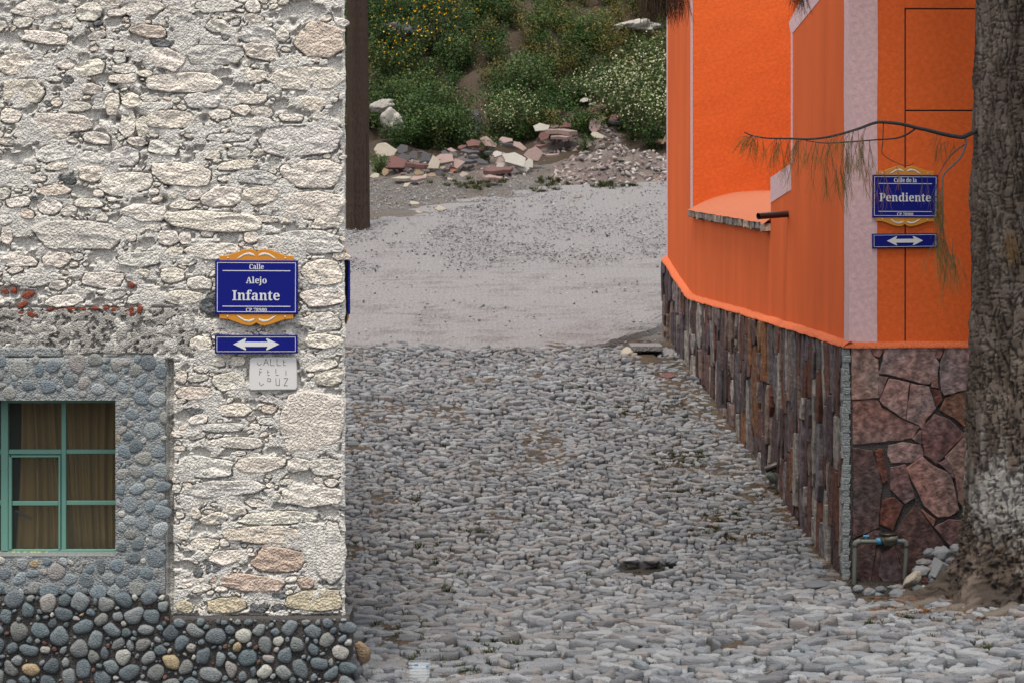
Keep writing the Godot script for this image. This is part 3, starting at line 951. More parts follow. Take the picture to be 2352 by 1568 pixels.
	pl.face([t * Vector3(p2.x, p1.y, 0.02), t * Vector3(p2.x, p1.y, -0.05), t * Vector3(p1.x, p1.y, -0.05), t * Vector3(p1.x, p1.y, 0.02)])
	var plinth := part("plinth", pl.build(), M.dark_mortar, house)
	pebble_wall(plinth, t.translated_local(Vector3(0, 0, 0.042)), Vector2(wl(-150, 0).x, -0.06), Vector2(p1.x - 0.005, p2.y - 0.01), [[Vector2(p2.x, p1.y - 0.012), p1 + Vector2(0.2, 0.4)]], 0.036, 1.04, 290, [[4200, 0.062, 0.084], [3000, 0.038, 0.056], [4500, 0.02, 0.034], [900, 0.01, 0.016]], [Color(0.16, 0.185, 0.2), Color(0.13, 0.157, 0.175), Color(0.2, 0.215, 0.22), Color(0.195, 0.2, 0.195), Color(0.1, 0.118, 0.132)], Color(0.12, 0.072, 0.058))
	# gap beside the surround: the old wall's broken edge
	# side wall along the lane, turning slightly away from the view
	var sw := MB.new()
	var back := Vector3(-0.15, 0, -1).normalized()
	sw.grid(150, 110, func(a: int, b: int) -> Array:
		var s := 9.0 * pow(a / 150.0, 1.5); var y := lerpf(-0.1, hi.y, b / 110.0)
		var z := 0.02 * nf.get_noise_2d(s * 330.0, y * 400.0) - 0.012
		if a == 0: z = -0.004 + 0.012 * nz.get_noise_2d(3.0, y * 300.0)
		return [t * (Vector3(cx + z, y, -0.02) + back * s), Color.WHITE, Vector2.ZERO])
	var side := part("side_wall", sw.build(), M.mortar, house)
	var ts := t * Transform3D(Basis(back, Vector3.UP, back.cross(Vector3.UP)), Vector3(cx - 0.012, 0, -0.02))
	rubble_wall(side, ts, Vector2(0.95, 0.1), Vector2(3.4, 5.0), [], [], 120)
	# roof slab and the room behind the window
	var top := MB.new()
	top.hull(PackedVector2Array([Vector2(-9.0, 0.0), Vector2(cx - 0.02, 0.0), Vector2(cx - 1.5, 9.0), Vector2(-9.0, 9.0)]), Transform3D(Basis(Vector3.RIGHT, Vector3.FORWARD, Vector3.UP), Vector3(0, hi.y, 0)), 0.0, 0.15)
	for k in top.v.size(): top.v[k] = t * top.v[k]
	part("roof_slab", top.build(false), M.old_concrete, house)
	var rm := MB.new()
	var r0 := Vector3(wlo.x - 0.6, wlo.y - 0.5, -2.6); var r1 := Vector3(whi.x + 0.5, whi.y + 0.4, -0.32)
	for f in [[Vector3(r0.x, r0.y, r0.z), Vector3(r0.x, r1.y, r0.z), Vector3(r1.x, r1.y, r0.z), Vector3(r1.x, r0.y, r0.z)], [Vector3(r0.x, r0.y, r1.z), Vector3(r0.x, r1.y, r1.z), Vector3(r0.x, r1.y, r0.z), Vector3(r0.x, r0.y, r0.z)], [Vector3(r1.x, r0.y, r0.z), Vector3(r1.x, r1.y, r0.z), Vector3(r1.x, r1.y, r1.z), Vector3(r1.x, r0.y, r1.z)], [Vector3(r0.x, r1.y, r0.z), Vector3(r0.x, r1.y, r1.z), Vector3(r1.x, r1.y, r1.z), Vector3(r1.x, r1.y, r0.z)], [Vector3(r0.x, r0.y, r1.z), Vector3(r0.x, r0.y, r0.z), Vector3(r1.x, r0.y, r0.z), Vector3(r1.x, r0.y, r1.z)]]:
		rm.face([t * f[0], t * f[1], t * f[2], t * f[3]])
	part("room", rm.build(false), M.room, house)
	window(house, t)

func window(house: Node3D, t: Transform3D) -> void:
	# teal steel frame set deep in the wall, with a side-hung casement
	var at := Node3D.new()
	at.name = "window"
	house.add_child(at)
	at.transform = t * Transform3D(Basis(), Vector3(0, 0, -0.24))
	var bar := func(called: String, x0: float, y0: float, x1: float, y1: float, z0: float, z1: float, m: Material) -> void:
		var mb := MB.new()
		var a := wl(x0, y1); var b := wl(x1, y0)
		mb.box(Vector3(a.x, a.y, z0), Vector3(b.x, b.y, z1), Color.WHITE, 0.003)
		part(called, mb.build(false), m, at)
	bar.call("frame", 255, 919, 265, 1274, -0.03, 0.02, M.teal)
	bar.call("frame", -12, 919, 5, 1274, -0.03, 0.02, M.teal)
	bar.call("frame", -130, 919, -120, 1274, -0.03, 0.02, M.teal)
	bar.call("glazing_bar", -120, 1038, -12, 1049, -0.015, 0.01, M.teal)
	bar.call("glazing_bar", -120, 1157, -12, 1168, -0.015, 0.01, M.teal)
	bar.call("frame", 5, 919, 255, 930, -0.03, 0.02, M.teal)
	bar.call("frame", 5, 1270, 255, 1276, -0.03, 0.02, M.teal)
	bar.call("mullion", 128.5, 930, 139.5, 1270, -0.02, 0.016, M.teal)
	bar.call("glazing_bar", 139.5, 1038, 255, 1048, -0.015, 0.01, M.teal)
	bar.call("glazing_bar", 139.5, 1157, 255, 1167, -0.015, 0.01, M.teal)
	bar.call("glazing_bar", 5, 1038, 128.5, 1049, -0.015, 0.01, M.teal)
	bar.call("casement_rail", 8, 1051, 127, 1056, -0.012, 0.024, M.teal)
	bar.call("casement_rail", 14, 1158, 122, 1168, -0.012, 0.014, M.teal)
	bar.call("casement_stile", 122, 1056, 127, 1270, -0.012, 0.024, M.teal)
	bar.call("casement_stile", 6, 1051, 13.5, 1270, -0.012, 0.024, M.teal)
	bar.call("window_handle", 33, 1187, 36, 1190, -0.05, -0.012, M.dark_metal)
	var hm := MB.new()
	var h0 := wl(19, 1182); var h1 := wl(56, 1202)
	hm.tube([Vector3(h0.x, h0.y, -0.045), Vector3(h1.x, h1.y, -0.05)], [0.011, 0.009], 8)
	part("window_handle", hm.build(), M.dark_metal, at)
	for p in [[139.5, 930, 255, 1038], [139.5, 1048, 255, 1157], [139.5, 1167, 255, 1270], [5, 930, 128.5, 1038], [13.5, 1056, 122, 1158], [13.5, 1168, 122, 1270]]:
		var mb := MB.new()
		var a := wl(p[0], p[3]); var b := wl(p[2], p[1])
		mb.face([Vector3(a.x, a.y, -0.004), Vector3(a.x, b.y, -0.004), Vector3(b.x, b.y, -0.004), Vector3(b.x, a.y, -0.004)])
		part("pane", mb.build(), M.window_glass, at)
	# left-over panes beyond the frame of view
	for p in [[-130, 930, -12, 1270]]:
		var mb := MB.new()
		var a := wl(p[0], p[3]); var b := wl(p[2], p[1])
		mb.face([Vector3(a.x, a.y, -0.004), Vector3(a.x, b.y, -0.004), Vector3(b.x, b.y, -0.004), Vector3(b.x, a.y, -0.004)])
		part("pane", mb.build(), M.window_glass, at)
	# lichen specks along the sill
	for k in 7:
		var mb := MB.new()
		var a := wl(18 + k * 12 + rf(-4, 4), 1276.5)
		mb.box(Vector3(a.x, a.y, 0.02), Vector3(a.x + rf(0.01, 0.025), a.y + 0.006, 0.06), Color.WHITE, 0.002)
		part("lichen_speck", mb.build(false), M.gold_lichen, at)
	var cu := MB.new()
	var c0 := wl(20, 1274); var c1 := wl(275, 900)
	cu.grid(120, 20, func(a: int, b: int) -> Array:
		var u := a / 120.0; var v := b / 20.0
		var x := lerpf(c0.x, c1.x, u); var y := lerpf(c0.y, c1.y, v)
		var fold := 0.03 * sin(u * 40.0 + 2.0 * sin(u * 9.0) + 0.8 * v) * (1.0 if u < 0.5 else 0.28) + 0.016 * sin(u * 93.0 + v * 1.7)
		return [Vector3(x + 0.03 * sin(v * 2.0 + u * 5.0) - 0.02 * (1.0 - v) * (1.0 if u < 0.1 else 0.0), y, -0.16 + fold), Color.WHITE, Vector2.ZERO])
	part("curtain", cu.build(), M.curtain, at)

# ---------------------------------------------------------------- the orange house
func wr(x: float, y: float) -> Vector2:   # a pixel on the orange front, in metres
	return Vector2((x - CX) / F * DR, EYE - (y - HY) / F * DR)

# flagstones of the front plinth, traced in the pixels of an enlargement, with their tone
const FLAGS := [
	[[1252,692, 1365,692, 1380,740, 1413,762, 1416,1003, 1255,1013], 4], [[1372,692, 1453,692, 1425,743, 1392,733], 1], [[1465,692, 1798,688, 1773,745, 1806,790, 1793,858, 1745,912, 1690,908, 1490,853, 1427,848], 0],
	[[1810,692, 1838,692, 1813,753, 1787,745], 1], [[1850,690, 2110,690, 2110,920, 1840,983, 1827,958, 1817,800], 0], [[1427,870, 1473,876, 1427,998], 2], [[1490,887, 1613,912, 1588,1138, 1452,1048, 1432,1020], 0],
	[[1630,917, 1738,937, 1768,1020, 1783,1070, 1690,1183, 1602,1143], 0], [[1766,892, 1796,872, 1798,938, 1762,933], 2], [[1762,952, 1818,967, 1823,1020, 1790,1058], 3], [[1850,1012, 2008,952, 2100,1060, 2100,1250, 2030,1240, 1900,1128, 1817,1082], 5],
	[[1257,1030, 1413,1022, 1440,1072, 1593,1157, 1678,1192, 1638,1258, 1570,1272, 1262,1298], 2], [[1697,1212, 1780,1112, 1878,1152, 1963,1236, 1898,1308, 1790,1423, 1717,1368], 6], [[1642,1266, 1688,1217, 1693,1298], 1],
	[[1490,1312, 1570,1293, 1688,1308, 1703,1373, 1648,1413, 1502,1418, 1482,1370], 0], [[1970,1248, 2110,1275, 2110,1560, 2045,1760, 1987,1728, 1932,1660, 1922,1540, 1882,1430, 1848,1382], 4], [[1262,1327, 1378,1347, 1438,1560, 1418,1828, 1262,1898], 7],
	[[1397,1347, 1448,1333, 1478,1530, 1447,1548], 3], [[1502,1452, 1588,1433, 1648,1640, 1590,1678, 1502,1588], 6], [[1602,1452, 1700,1384, 1768,1442, 1878,1490, 1928,1720, 1870,1758, 1800,1763, 1712,1688], 8], [[1805,1422, 1848,1399, 1876,1450, 1895,1510, 1850,1456], 6],
	[[1447,1662, 1520,1643, 1572,1690, 1510,1848, 1432,1808], 3], [[1592,1772, 1660,1684, 1836,1950, 1780,2056, 1602,2176, 1542,2000, 1532,1862], 7], [[1782,1832, 1870,1783, 1968,1793, 1973,1958, 1882,1948], 6], [[1262,1924, 1400,1854, 1516,1884, 1398,1944, 1368,2176, 1262,2160], 7],
	[[1442,2002, 1518,1964, 1594,2200, 1482,2210, 1424,2140], 6], [[1700,1722, 1778,1782, 1768,1818], 2], [[1986,1742, 2110,1780, 2110,2000, 1990,1980], 7], [[1850,1980, 2110,2010, 2110,2200, 1640,2200, 1790,2076], 6], [[1378,2186, 1412,1956, 1434,2000, 1416,2150, 1470,2216], 7], [[1720,1130, 1700,1200, 1688,1192], 2]]
const TONES := [Color(0.29, 0.22, 0.22), Color(0.22, 0.145, 0.14), Color(0.24, 0.155, 0.145), Color(0.13, 0.062, 0.054), Color(0.28, 0.21, 0.195), Color(0.26, 0.14, 0.1), Color(0.17, 0.115, 0.12), Color(0.1, 0.072, 0.072), Color(0.3, 0.2, 0.185)]

func orange_house() -> void:
	rng.seed = 19
	var house := thing("orange_house", "orange plastered house with lilac corner bands and a flagstone plinth", "house", Vector3(WA.x, 0, -DR))
	var inv := house.transform.affine_inverse()
	var t := inv * side_frame()                                          # the wall along the lane
	var tf := inv * Transform3D(Basis(), Vector3(0, 0, -DR))             # the front
	var top := EYE + 2.75
	var len_ := WA.distance_to(WB)
	# side wall: a near and a far length, and the low wall under the sloping sill
	var n1 := side_at(1771, 513); var n2 := side_at(1771, 408); var n3 := side_at(1818, 376); var n4 := side_at(1818, 78); var n5 := side_at(1813, 52); var n6 := side_at(1846, -10); var n7 := side_at(1880, -60)
	var f0 := side_at(1592, 480)
	var s0 := side_at(1600, 482)
	var wallpoly := func(called: String, o: PackedVector2Array, m: Material, z0 := -0.25, z1 := 0.0) -> MeshInstance3D:
		var mb := MB.new()
		mb.hull(o, t, z0, z1)
		return part(called, mb.build(false), m, house)
	var near := MB.new()
	near.hull(PackedVector2Array([Vector2(0.0, 0.4), Vector2(n1.x, 0.9), Vector2(n1.x, n2.y), n3, n4, n5, n6, Vector2(n7.x, top), Vector2(0.0, top)]), t, -0.3, 0.0)
	part("side_wall", near.build(false), M.orange_side, house)
	wallpoly.call("side_wall", PackedVector2Array([Vector2(n1.x, 0.9), Vector2(f0.x, 1.1), Vector2(f0.x, f0.y), Vector2(s0.x, s0.y - 0.02), Vector2(n1.x, n1.y - 0.02)]), M.orange_side)
	wallpoly.call("side_wall", PackedVector2Array([Vector2(f0.x, 1.1), Vector2(len_, 1.4), Vector2(len_, top), Vector2(f0.x, top)]), M.orange_side)
	# the recess: far cheek facing the street, back and near cheek
	var jm := MB.new()
	jm.grid(24, 60, func(a: int, b: int) -> Array:
		var y := lerpf(2.2, top, b / 60.0); var w := 1.9 * a / 24.0
		return [t * Vector3(f0.x - 0.006 + 0.006 * nz.get_noise_2d(w * 120.0, y * 120.0) - 0.02, y, -w), Color.WHITE, Vector2.ZERO], true)
	part("recess_wall", jm.build(), M.orange_jamb, house)
	var bk := MB.new()
	bk.face([t * Vector3(n1.x - 1.6, 2.0, -1.9), t * Vector3(n1.x - 1.6, top, -1.9), t * Vector3(f0.x, top, -1.9), t * Vector3(f0.x, 2.0, -1.9)])
	bk.face([t * Vector3(n1.x - 1.6, 2.0, -0.3), t * Vector3(n1.x - 1.6, top, -0.3), t * Vector3(n1.x - 1.6, top, -1.9), t * Vector3(n1.x - 1.6, 2.0, -1.9)])
	part("recess_wall", bk.build(false), M.orange_jamb, house)
	# the sloping sill: rises steeply from its brick lip, then flattens towards the back
	var sl := MB.new()
	var in1 := side_at(1640, 450)
	sl.grid(40, 16, func(a: int, b: int) -> Array:
		var u := a / 40.0; var v := b / 16.0
		var s := lerpf(f0.x - 0.02, n1.x + 0.0, u)
		var y0 := lerpf(s0.y, n1.y, u) + 0.012 * nz.get_noise_2d(u * 260.0, 3.0)
		var w := 1.05 * v
		var rise := lerpf(0.24, 0.33, u) * (1.0 - pow(1.0 - minf(v * 1.15, 1.0), 2.2))
		return [t * Vector3(s, y0 + rise + 0.006 * nz.get_noise_2d(s * 160.0, w * 160.0), 0.075 - w), Color.WHITE, Vector2.ZERO], true)
	var sill := part("sill", sl.build(), M.sill_wash, house)
	var ns := 34
	for k in ns:   # broken tile edges under the lip
		var mb := MB.new()
		var u0 := (k + 0.04) / ns; var u1 := (k + 0.96) / ns
		var sA := lerpf(f0.x - 0.03, n1.x + 0.01, u0); var sB := lerpf(f0.x - 0.03, n1.x + 0.01, u1)
		var y := lerpf(s0.y, n1.y, (u0 + u1) * 0.5) + 0.012 * nz.get_noise_2d((u0 + u1) * 130.0, 3.0) - 0.004
		var c := tint([Color(0.4, 0.3, 0.23), Color(0.3, 0.24, 0.2), Color(0.24, 0.22, 0.21), Color(0.46, 0.36, 0.28)][rng.randi() % 4], 0.2)
		mb.hull(PackedVector2Array([Vector2(sB, y - rf(0.065, 0.095)), Vector2(sA, y - rf(0.065, 0.095)), Vector2(sA, y), Vector2(sB, y)]), t, -0.1, rf(0.055, 0.085), c, 0.004)
		part("sill_tile", mb.build(false), M.schist, sill)
	# painted lilac bands round the opening and on the corner, a hair proud of the plaster
	var thin := func(called: String, o: PackedVector2Array, tt: Transform3D, z1 := 0.004) -> void:
		var mb := MB.new()
		mb.hull(o, tt, -0.01, z1)
		part(called, mb.build(false), M.lilac_band, house)
	var b1 := side_at(1818, 436); var b2 := side_at(1771, 466)
	thin.call("band", PackedVector2Array([Vector2(n2.x, b2.y), Vector2(n2.x, n2.y), Vector2(n3.x, n3.y), Vector2(b1.x, b1.y)]), t)
	var e4 := side_at(1821.5, 78)
	thin.call("band", PackedVector2Array([Vector2(n3.x, n3.y), Vector2(n4.x, n4.y), Vector2(e4.x, n4.y), Vector2(e4.x, n3.y)]), t)
	var d1 := side_at(1821.5, 76); var d2 := side_at(1884, 0); var d3 := side_at(1916, -40)
	thin.call("band", PackedVector2Array([Vector2(n4.x, n4.y), Vector2(n5.x, n5.y), Vector2(n6.x, n6.y), n7, d3, d2, d1]), t)
	var g1 := side_at(1587, 480)
	thin.call("band", PackedVector2Array([Vector2(f0.x, f0.y), Vector2(g1.x, f0.y - 0.02), Vector2(g1.x, top), Vector2(f0.x, top)]), t)
	var h1 := side_at(1534, 600)
	thin.call("corner_band", PackedVector2Array([Vector2(h1.x, 2.8), Vector2(len_, 2.8), Vector2(len_, top), Vector2(h1.x, top)]), t)
	# front: pieces of plaster divided by scored joints
	var fx := func(called: String, x0: float, y0: float, x1: float, y1: float, m: Material, z1 := 0.0) -> void:
		var mb := MB.new()
		var a := wr(x0, y1); var b := wr(x1, y0)
		mb.box(Vector3(a.x, a.y, -0.3), Vector3(b.x, b.y, z1), Color.WHITE, 0.003)
		for k in mb.v.size(): mb.v[k] = tf * mb.v[k]
		part(called, mb.build(false), m, house)
	var corner := MB.new()
	var c0 := wr(1951, 800); var cw := wr(2016, 0)
	var wave := PackedVector2Array([Vector2(WA.x - 0.004, c0.y - 0.1), Vector2(cw.x, c0.y - 0.1)])
	for k in 13: wave.append(Vector2(cw.x + 0.01 * nz.get_noise_1d(k * 37.0), lerpf(c0.y, top, k / 12.0)))
	wave.append(Vector2(WA.x - 0.004, top))
	corner.hull(wave, tf, -0.012, 0.006)
	var ce := side_at(1941, 500).x
	var cs := PackedVector2Array()
	for k in 13: cs.append(Vector2(ce + 0.03 * nz.get_noise_1d(k * 37.0 + 500.0), lerpf(c0.y - 0.1, top, k / 12.0)))
	cs.append(Vector2(-0.004, top)); cs.append(Vector2(-0.004, c0.y - 0.1))
	corner.hull(cs, t, -0.012, 0.005)
	part("corner_band", corner.build(false), M.lilac_band, house)
	fx.call("front_wall", 1953, -210, 2078.6, 800, M.orange_jamb)
	fx.call("front_wall", 2078.6, -210, 2640, 18.6, M.orange_jamb)
	fx.call("render_panel", 2082, 22, 2640, 252.5, M.orange_jamb)
	fx.call("render_panel", 2082, 256, 2640, 800, M.orange_jamb)
	var gap := MB.new()
	var ga := wr(2070, 800); var gb := wr(2640, 10)
	gap.face([tf * Vector3(ga.x, ga.y, -0.02), tf * Vector3(ga.x, gb.y, -0.02), tf * Vector3(gb.x, gb.y, -0.02), tf * Vector3(gb.x, ga.y, -0.02)])
	part("joint_backing", gap.build(false), M.black_gap, house)
	# ledge where the plaster meets the plinth
	var lip := MB.new()
	var tops := [side_at(1951, 795), side_at(1880, 770), side_at(1800, 746), side_at(1700, 715), side_at(1640, 699), side_at(1592, 685), side_at(1560, 640), Vector2(len_, side_at(1531, 594).y)]
	lip.grid(90, 4, func(a: int, b: int) -> Array:
		var s := len_ * a / 90.0
		var y := plinth_top(tops, s) + 0.012 * nz.get_noise_2d(s * 130.0, 2.0)
		var q: Array = [[0.075, -0.012], [0.072, 0.004], [0.045, 0.026], [0.012, 0.045], [-0.02, 0.05]][b]
		return [t * Vector3(s - 0.07 * (1.0 - a / 90.0), y + q[1], q[0] + 0.016 * nz.get_noise_2d(s * 330.0, b * 80.0)), Color.WHITE, Vector2.ZERO], true)
	part("ledge", lip.build(), M.orange_ledge, house)
	var fl := MB.new()
	var ly := wr(0, 796).y
	fl.grid(40, 4, func(a: int, b: int) -> Array:
		var x := lerpf(WA.x - 0.07, wr(2640, 0).x, a / 40.0)
		var q: Array = [[0.07, -0.01], [0.07, 0.008], [0.045, 0.03], [0.012, 0.045], [-0.02, 0.05]][b]
		return [tf * Vector3(x, ly + q[1] + 0.006 * nz.get_noise_2d(x * 130.0, 2.0), q[0]), Color.WHITE, Vector2.ZERO])
	part("ledge", fl.build(), M.orange_ledge, house)
	# plinth along the lane: upright flagstones of uneven thickness in dark mortar
	var pb := MB.new()
	pb.grid(80, 2, func(a: int, b: int) -> Array:
		var s := lerpf(-0.05, len_, a / 80.0)
		return [t * Vector3(s, lerpf(-0.3 + side_base(s), plinth_top(tops, s) - 0.005, b / 2.0), 0.03), Color.WHITE, Vector2.ZERO], true)
	pb.face([t * Vector3(len_, 0.5, 0.03), t * Vector3(len_, 2.8, 0.03), t * Vector3(len_, 2.8, -0.3), t * Vector3(len_, 0.5, -0.3)])
	var plinth := part("plinth", pb.build(), M.pebble_mortar, house)
	var s := 0.03
	while s < len_ - 0.05:
		var w := rf(0.08, 0.22) * (1.0 if rng.randf() < 0.75 else 1.6)
		w = minf(w, len_ - s)
		var y := side_base(s + w * 0.5) - 0.12
		var end := plinth_top(tops, s + w * 0.5) - 0.012
		while y < end - 0.02:
			var h := minf(rf(0.22, 0.75) * (1.5 if rng.randf() < 0.3 else 1.0), end - y)
			if end - y - h < 0.14: h = end - y
			var c := tint([Color(0.1, 0.062, 0.058), Color(0.14, 0.07, 0.058), Color(0.14, 0.11, 0.115), Color(0.2, 0.165, 0.165), Color(0.08, 0.055, 0.055), Color(0.15, 0.06, 0.045), Color(0.11, 0.085, 0.09), Color(0.2, 0.135, 0.11)][rng.randi() % 8], 0.22, 0.06)
			if rng.randf() < 0.12: c = tint(Color(0.32, 0.28, 0.25), 0.15)
			if rng.randf() < 0.04: c = tint(Color(0.22, 0.1, 0.05), 0.12)
			stone_leaf(plinth, t, s, s + w * rf(0.93, 1.0), y + 0.006, y + h - 0.006, rf(0.045, 0.085), c)
			if w > 0.2 and rng.randf() < 0.35:    # a thin sliver wedged beside it
				stone_leaf(plinth, t, s + w * 0.93, minf(s + w + 0.03, len_ - 0.01), y + h * rf(0.0, 0.4), y + h * rf(0.6, 1.0), rf(0.06, 0.09), tint(Color(0.2, 0.15, 0.14), 0.4))
			y += h
		s += w
	# plinth under the front: crazy paving set upright
	var pf := MB.new()
	var pa := Vector2(WA.x - 0.03, -0.3); var pe := Vector2(wr(2640, 0).x, ly - 0.008)
	pf.face([tf * Vector3(pa.x, pa.y, 0.03), tf * Vector3(pa.x, pe.y, 0.03), tf * Vector3(pe.x, pe.y, 0.03), tf * Vector3(pe.x, pa.y, 0.03)])
	var fp := part("plinth", pf.build(false), M.dark_mortar, house)
	for f in FLAGS:
		var o := PackedVector2Array()
		for k in range(0, f[0].size(), 2):
			var p := wr(1506.75 + f[0][k] * 0.3594, 551.25 + f[0][k + 1] * 0.3594)
			o.append(p)
		# a broken edge: extra points, nudged
		var jag := PackedVector2Array()
		for k in o.size():
			var q := o[(k + 1) % o.size()]
			jag.append(o[k])
			var m := int(o[k].distance_to(q) / 0.07)
			for j in m: jag.append(o[k].lerp(q, (j + 1.0) / (m + 1.0)) + Vector2(rf(-0.006, 0.006), rf(-0.006, 0.006)))
		var wider := Geometry2D.offset_polygon(jag, 0.008)
		if wider.size() == 1: jag = wider[0]
		if Geometry2D.triangulate_polygon(jag).is_empty(): jag = o
		var mb := MB.new()
		mb.hull(jag, tf, 0.0, rf(0.042, 0.066), Color.WHITE, 0.006)
		flag_colours(mb, tf, TONES[f[1]], f[1])
		part("flagstone", mb.build(false), M.schist, fp)
	for k in 10:   # flagstones that run on behind the tree
		var mb := MB.new()
		var a := wr(2270 + (k % 3) * 125, 0).x; var y0 := 0.02 + (k / 3) * 0.56
		mb.hull(PackedVector2Array([Vector2(a + rf(0, 0.03), y0), Vector2(a + 0.46, y0 + rf(0, 0.04)), Vector2(a + 0.47, y0 + 0.5), Vector2(a + 0.2, y0 + 0.53), Vector2(a, y0 + 0.49)]), tf, 0.0, rf(0.042, 0.06), tint(TONES[rng.randi() % 8], 0.2), 0.006)
		part("flagstone", mb.build(false), M.schist, fp)
	# the strip of mortar on the plinth's corner
	var cm := MB.new()
	var m0 := wr(1953, 0).x - 0.005
	for k in 37:
		var y0 := lerpf(0.0, ly - 0.02, k / 37.0); var y1 := lerpf(0.0, ly - 0.02, (k + 1.0) / 37.0)
		var x0 := WA.x - 0.07 + rf(-0.008, 0.008)
		cm.hull(PackedVector2Array([Vector2(x0, y0), Vector2(m0 + rf(-0.012, 0.01), y0), Vector2(m0 + rf(-0.012, 0.01), y1), Vector2(x0 + rf(-0.006, 0.006), y1)]), tf, -0.08, 0.05 + rf(0, 0.012), Color.WHITE, 0.006)
	part("corner_mortar", cm.build(false), M.pebble_mortar, fp, "stuff")
	# rain spout
	var sp := MB.new()
	var q := side_at(1809, 490)
	var sp0 := t * Vector3(q.x, q.y, -0.1); var sp1 := sp0 + Vector3(-0.42, -0.03, 0.25)
	sp.tube([sp0, sp1], [0.034, 0.034], 14, Color.WHITE, false)
	sp.tube([sp1, sp0], [0.029, 0.029], 14, Color.WHITE, false)
	part("rain_spout", sp.build(), M.dark_metal, house)

func side_base(s: float) -> float:
	var f := side_frame() * Vector3(s, 0, 0)
	return land(f.x, -f.z)

func plinth_top(tops: Array, s: float) -> float:
	for k in tops.size() - 1:
		if s <= tops[k + 1].x: return lerpf(tops[k].y, tops[k + 1].y, clampf((s - tops[k].x) / (tops[k + 1].x - tops[k].x), 0, 1))
	return tops[-1].y

func stone_leaf(parent: Node, t: Transform3D, s0: float, s1: float, y0: float, y1: float, out: float, c: Color) -> void:
	# an upright slab with broken edges; its face leans a little, so that some edges stand proud
	var mb := MB.new()
	var o := PackedVector2Array()
	var w := (s1 - s0)
	var n := maxi(3, int((y1 - y0) / 0.13))
	for k in n + 1: o.append(Vector2(s1 - (rf(0, 0.45) * w if k == 0 or k == n else rf(-0.08, 0.16) * w), lerpf(y0, y1, float(k) / n) + (rf(-0.01, 0.01) if k > 0 and k < n else 0.0)))
	for k in n + 1: o.append(Vector2(s0 + (rf(0, 0.4) * w if k == 0 or k == n else rf(-0.08, 0.16) * w), lerpf(y1, y0, float(k) / n) + (rf(-0.01, 0.01) if k > 0 and k < n else 0.0)))
	mb.hull(o, t, 0.0, out, c, 0.008)
	var lean := rf(-0.14, 0.14); var lean2 := rf(-0.03, 0.03)
	for k in mb.v.size():
		var p := t.affine_inverse() * mb.v[k]
		if p.z > 0.03: mb.v[k] = t * Vector3(p.x, p.y, p.z + (p.x - (s0 + s1) * 0.5) * lean + (p.y - (y0 + y1) * 0.5) * lean2 + 0.01 * nz.get_noise_2d(p.x * 300.0, p.y * 120.0))
	part("flagstone", mb.build(false), M.schist, parent)

func flag_colours(mb: MB, tf: Transform3D, base: Color, tone: int) -> void:
	# mineral patches: rust, soot, and on one stone the flaked remains of white paint
	for k in mb.v.size():
		var p := mb.v[k]
		var a := clampf(0.5 + 1.4 * nz.get_noise_2d(p.x * 90.0 + tone * 40.0, p.y * 90.0), 0, 1)
		mb.c[k] = base.lerp(Color(base.r * 1.25, base.g * 0.95, base.b * 0.85), a)

# ---------------------------------------------------------------- the tree
const TREE_D := 25.0
func tb(x: float, y: float, d := TREE_D) -> Vector3:   # a pixel of the branch enlargement
	return P(1506.75 + x * 0.3906, y * 0.3906, d)

func trunk_radius(h: float, th: float) -> float:
	var r := 0.46 + 0.05 * exp(-h / 1.2)
	r += 0.16 * exp(-h / 0.42)
	var lobe := pow(0.5 + 0.5 * sin(th * 5.0 + 0.6 + 0.8 * sin(th * 2.0)), 2.4)
	r += (0.05 + 0.62 * lobe) * exp(-h / 0.17)
	return r

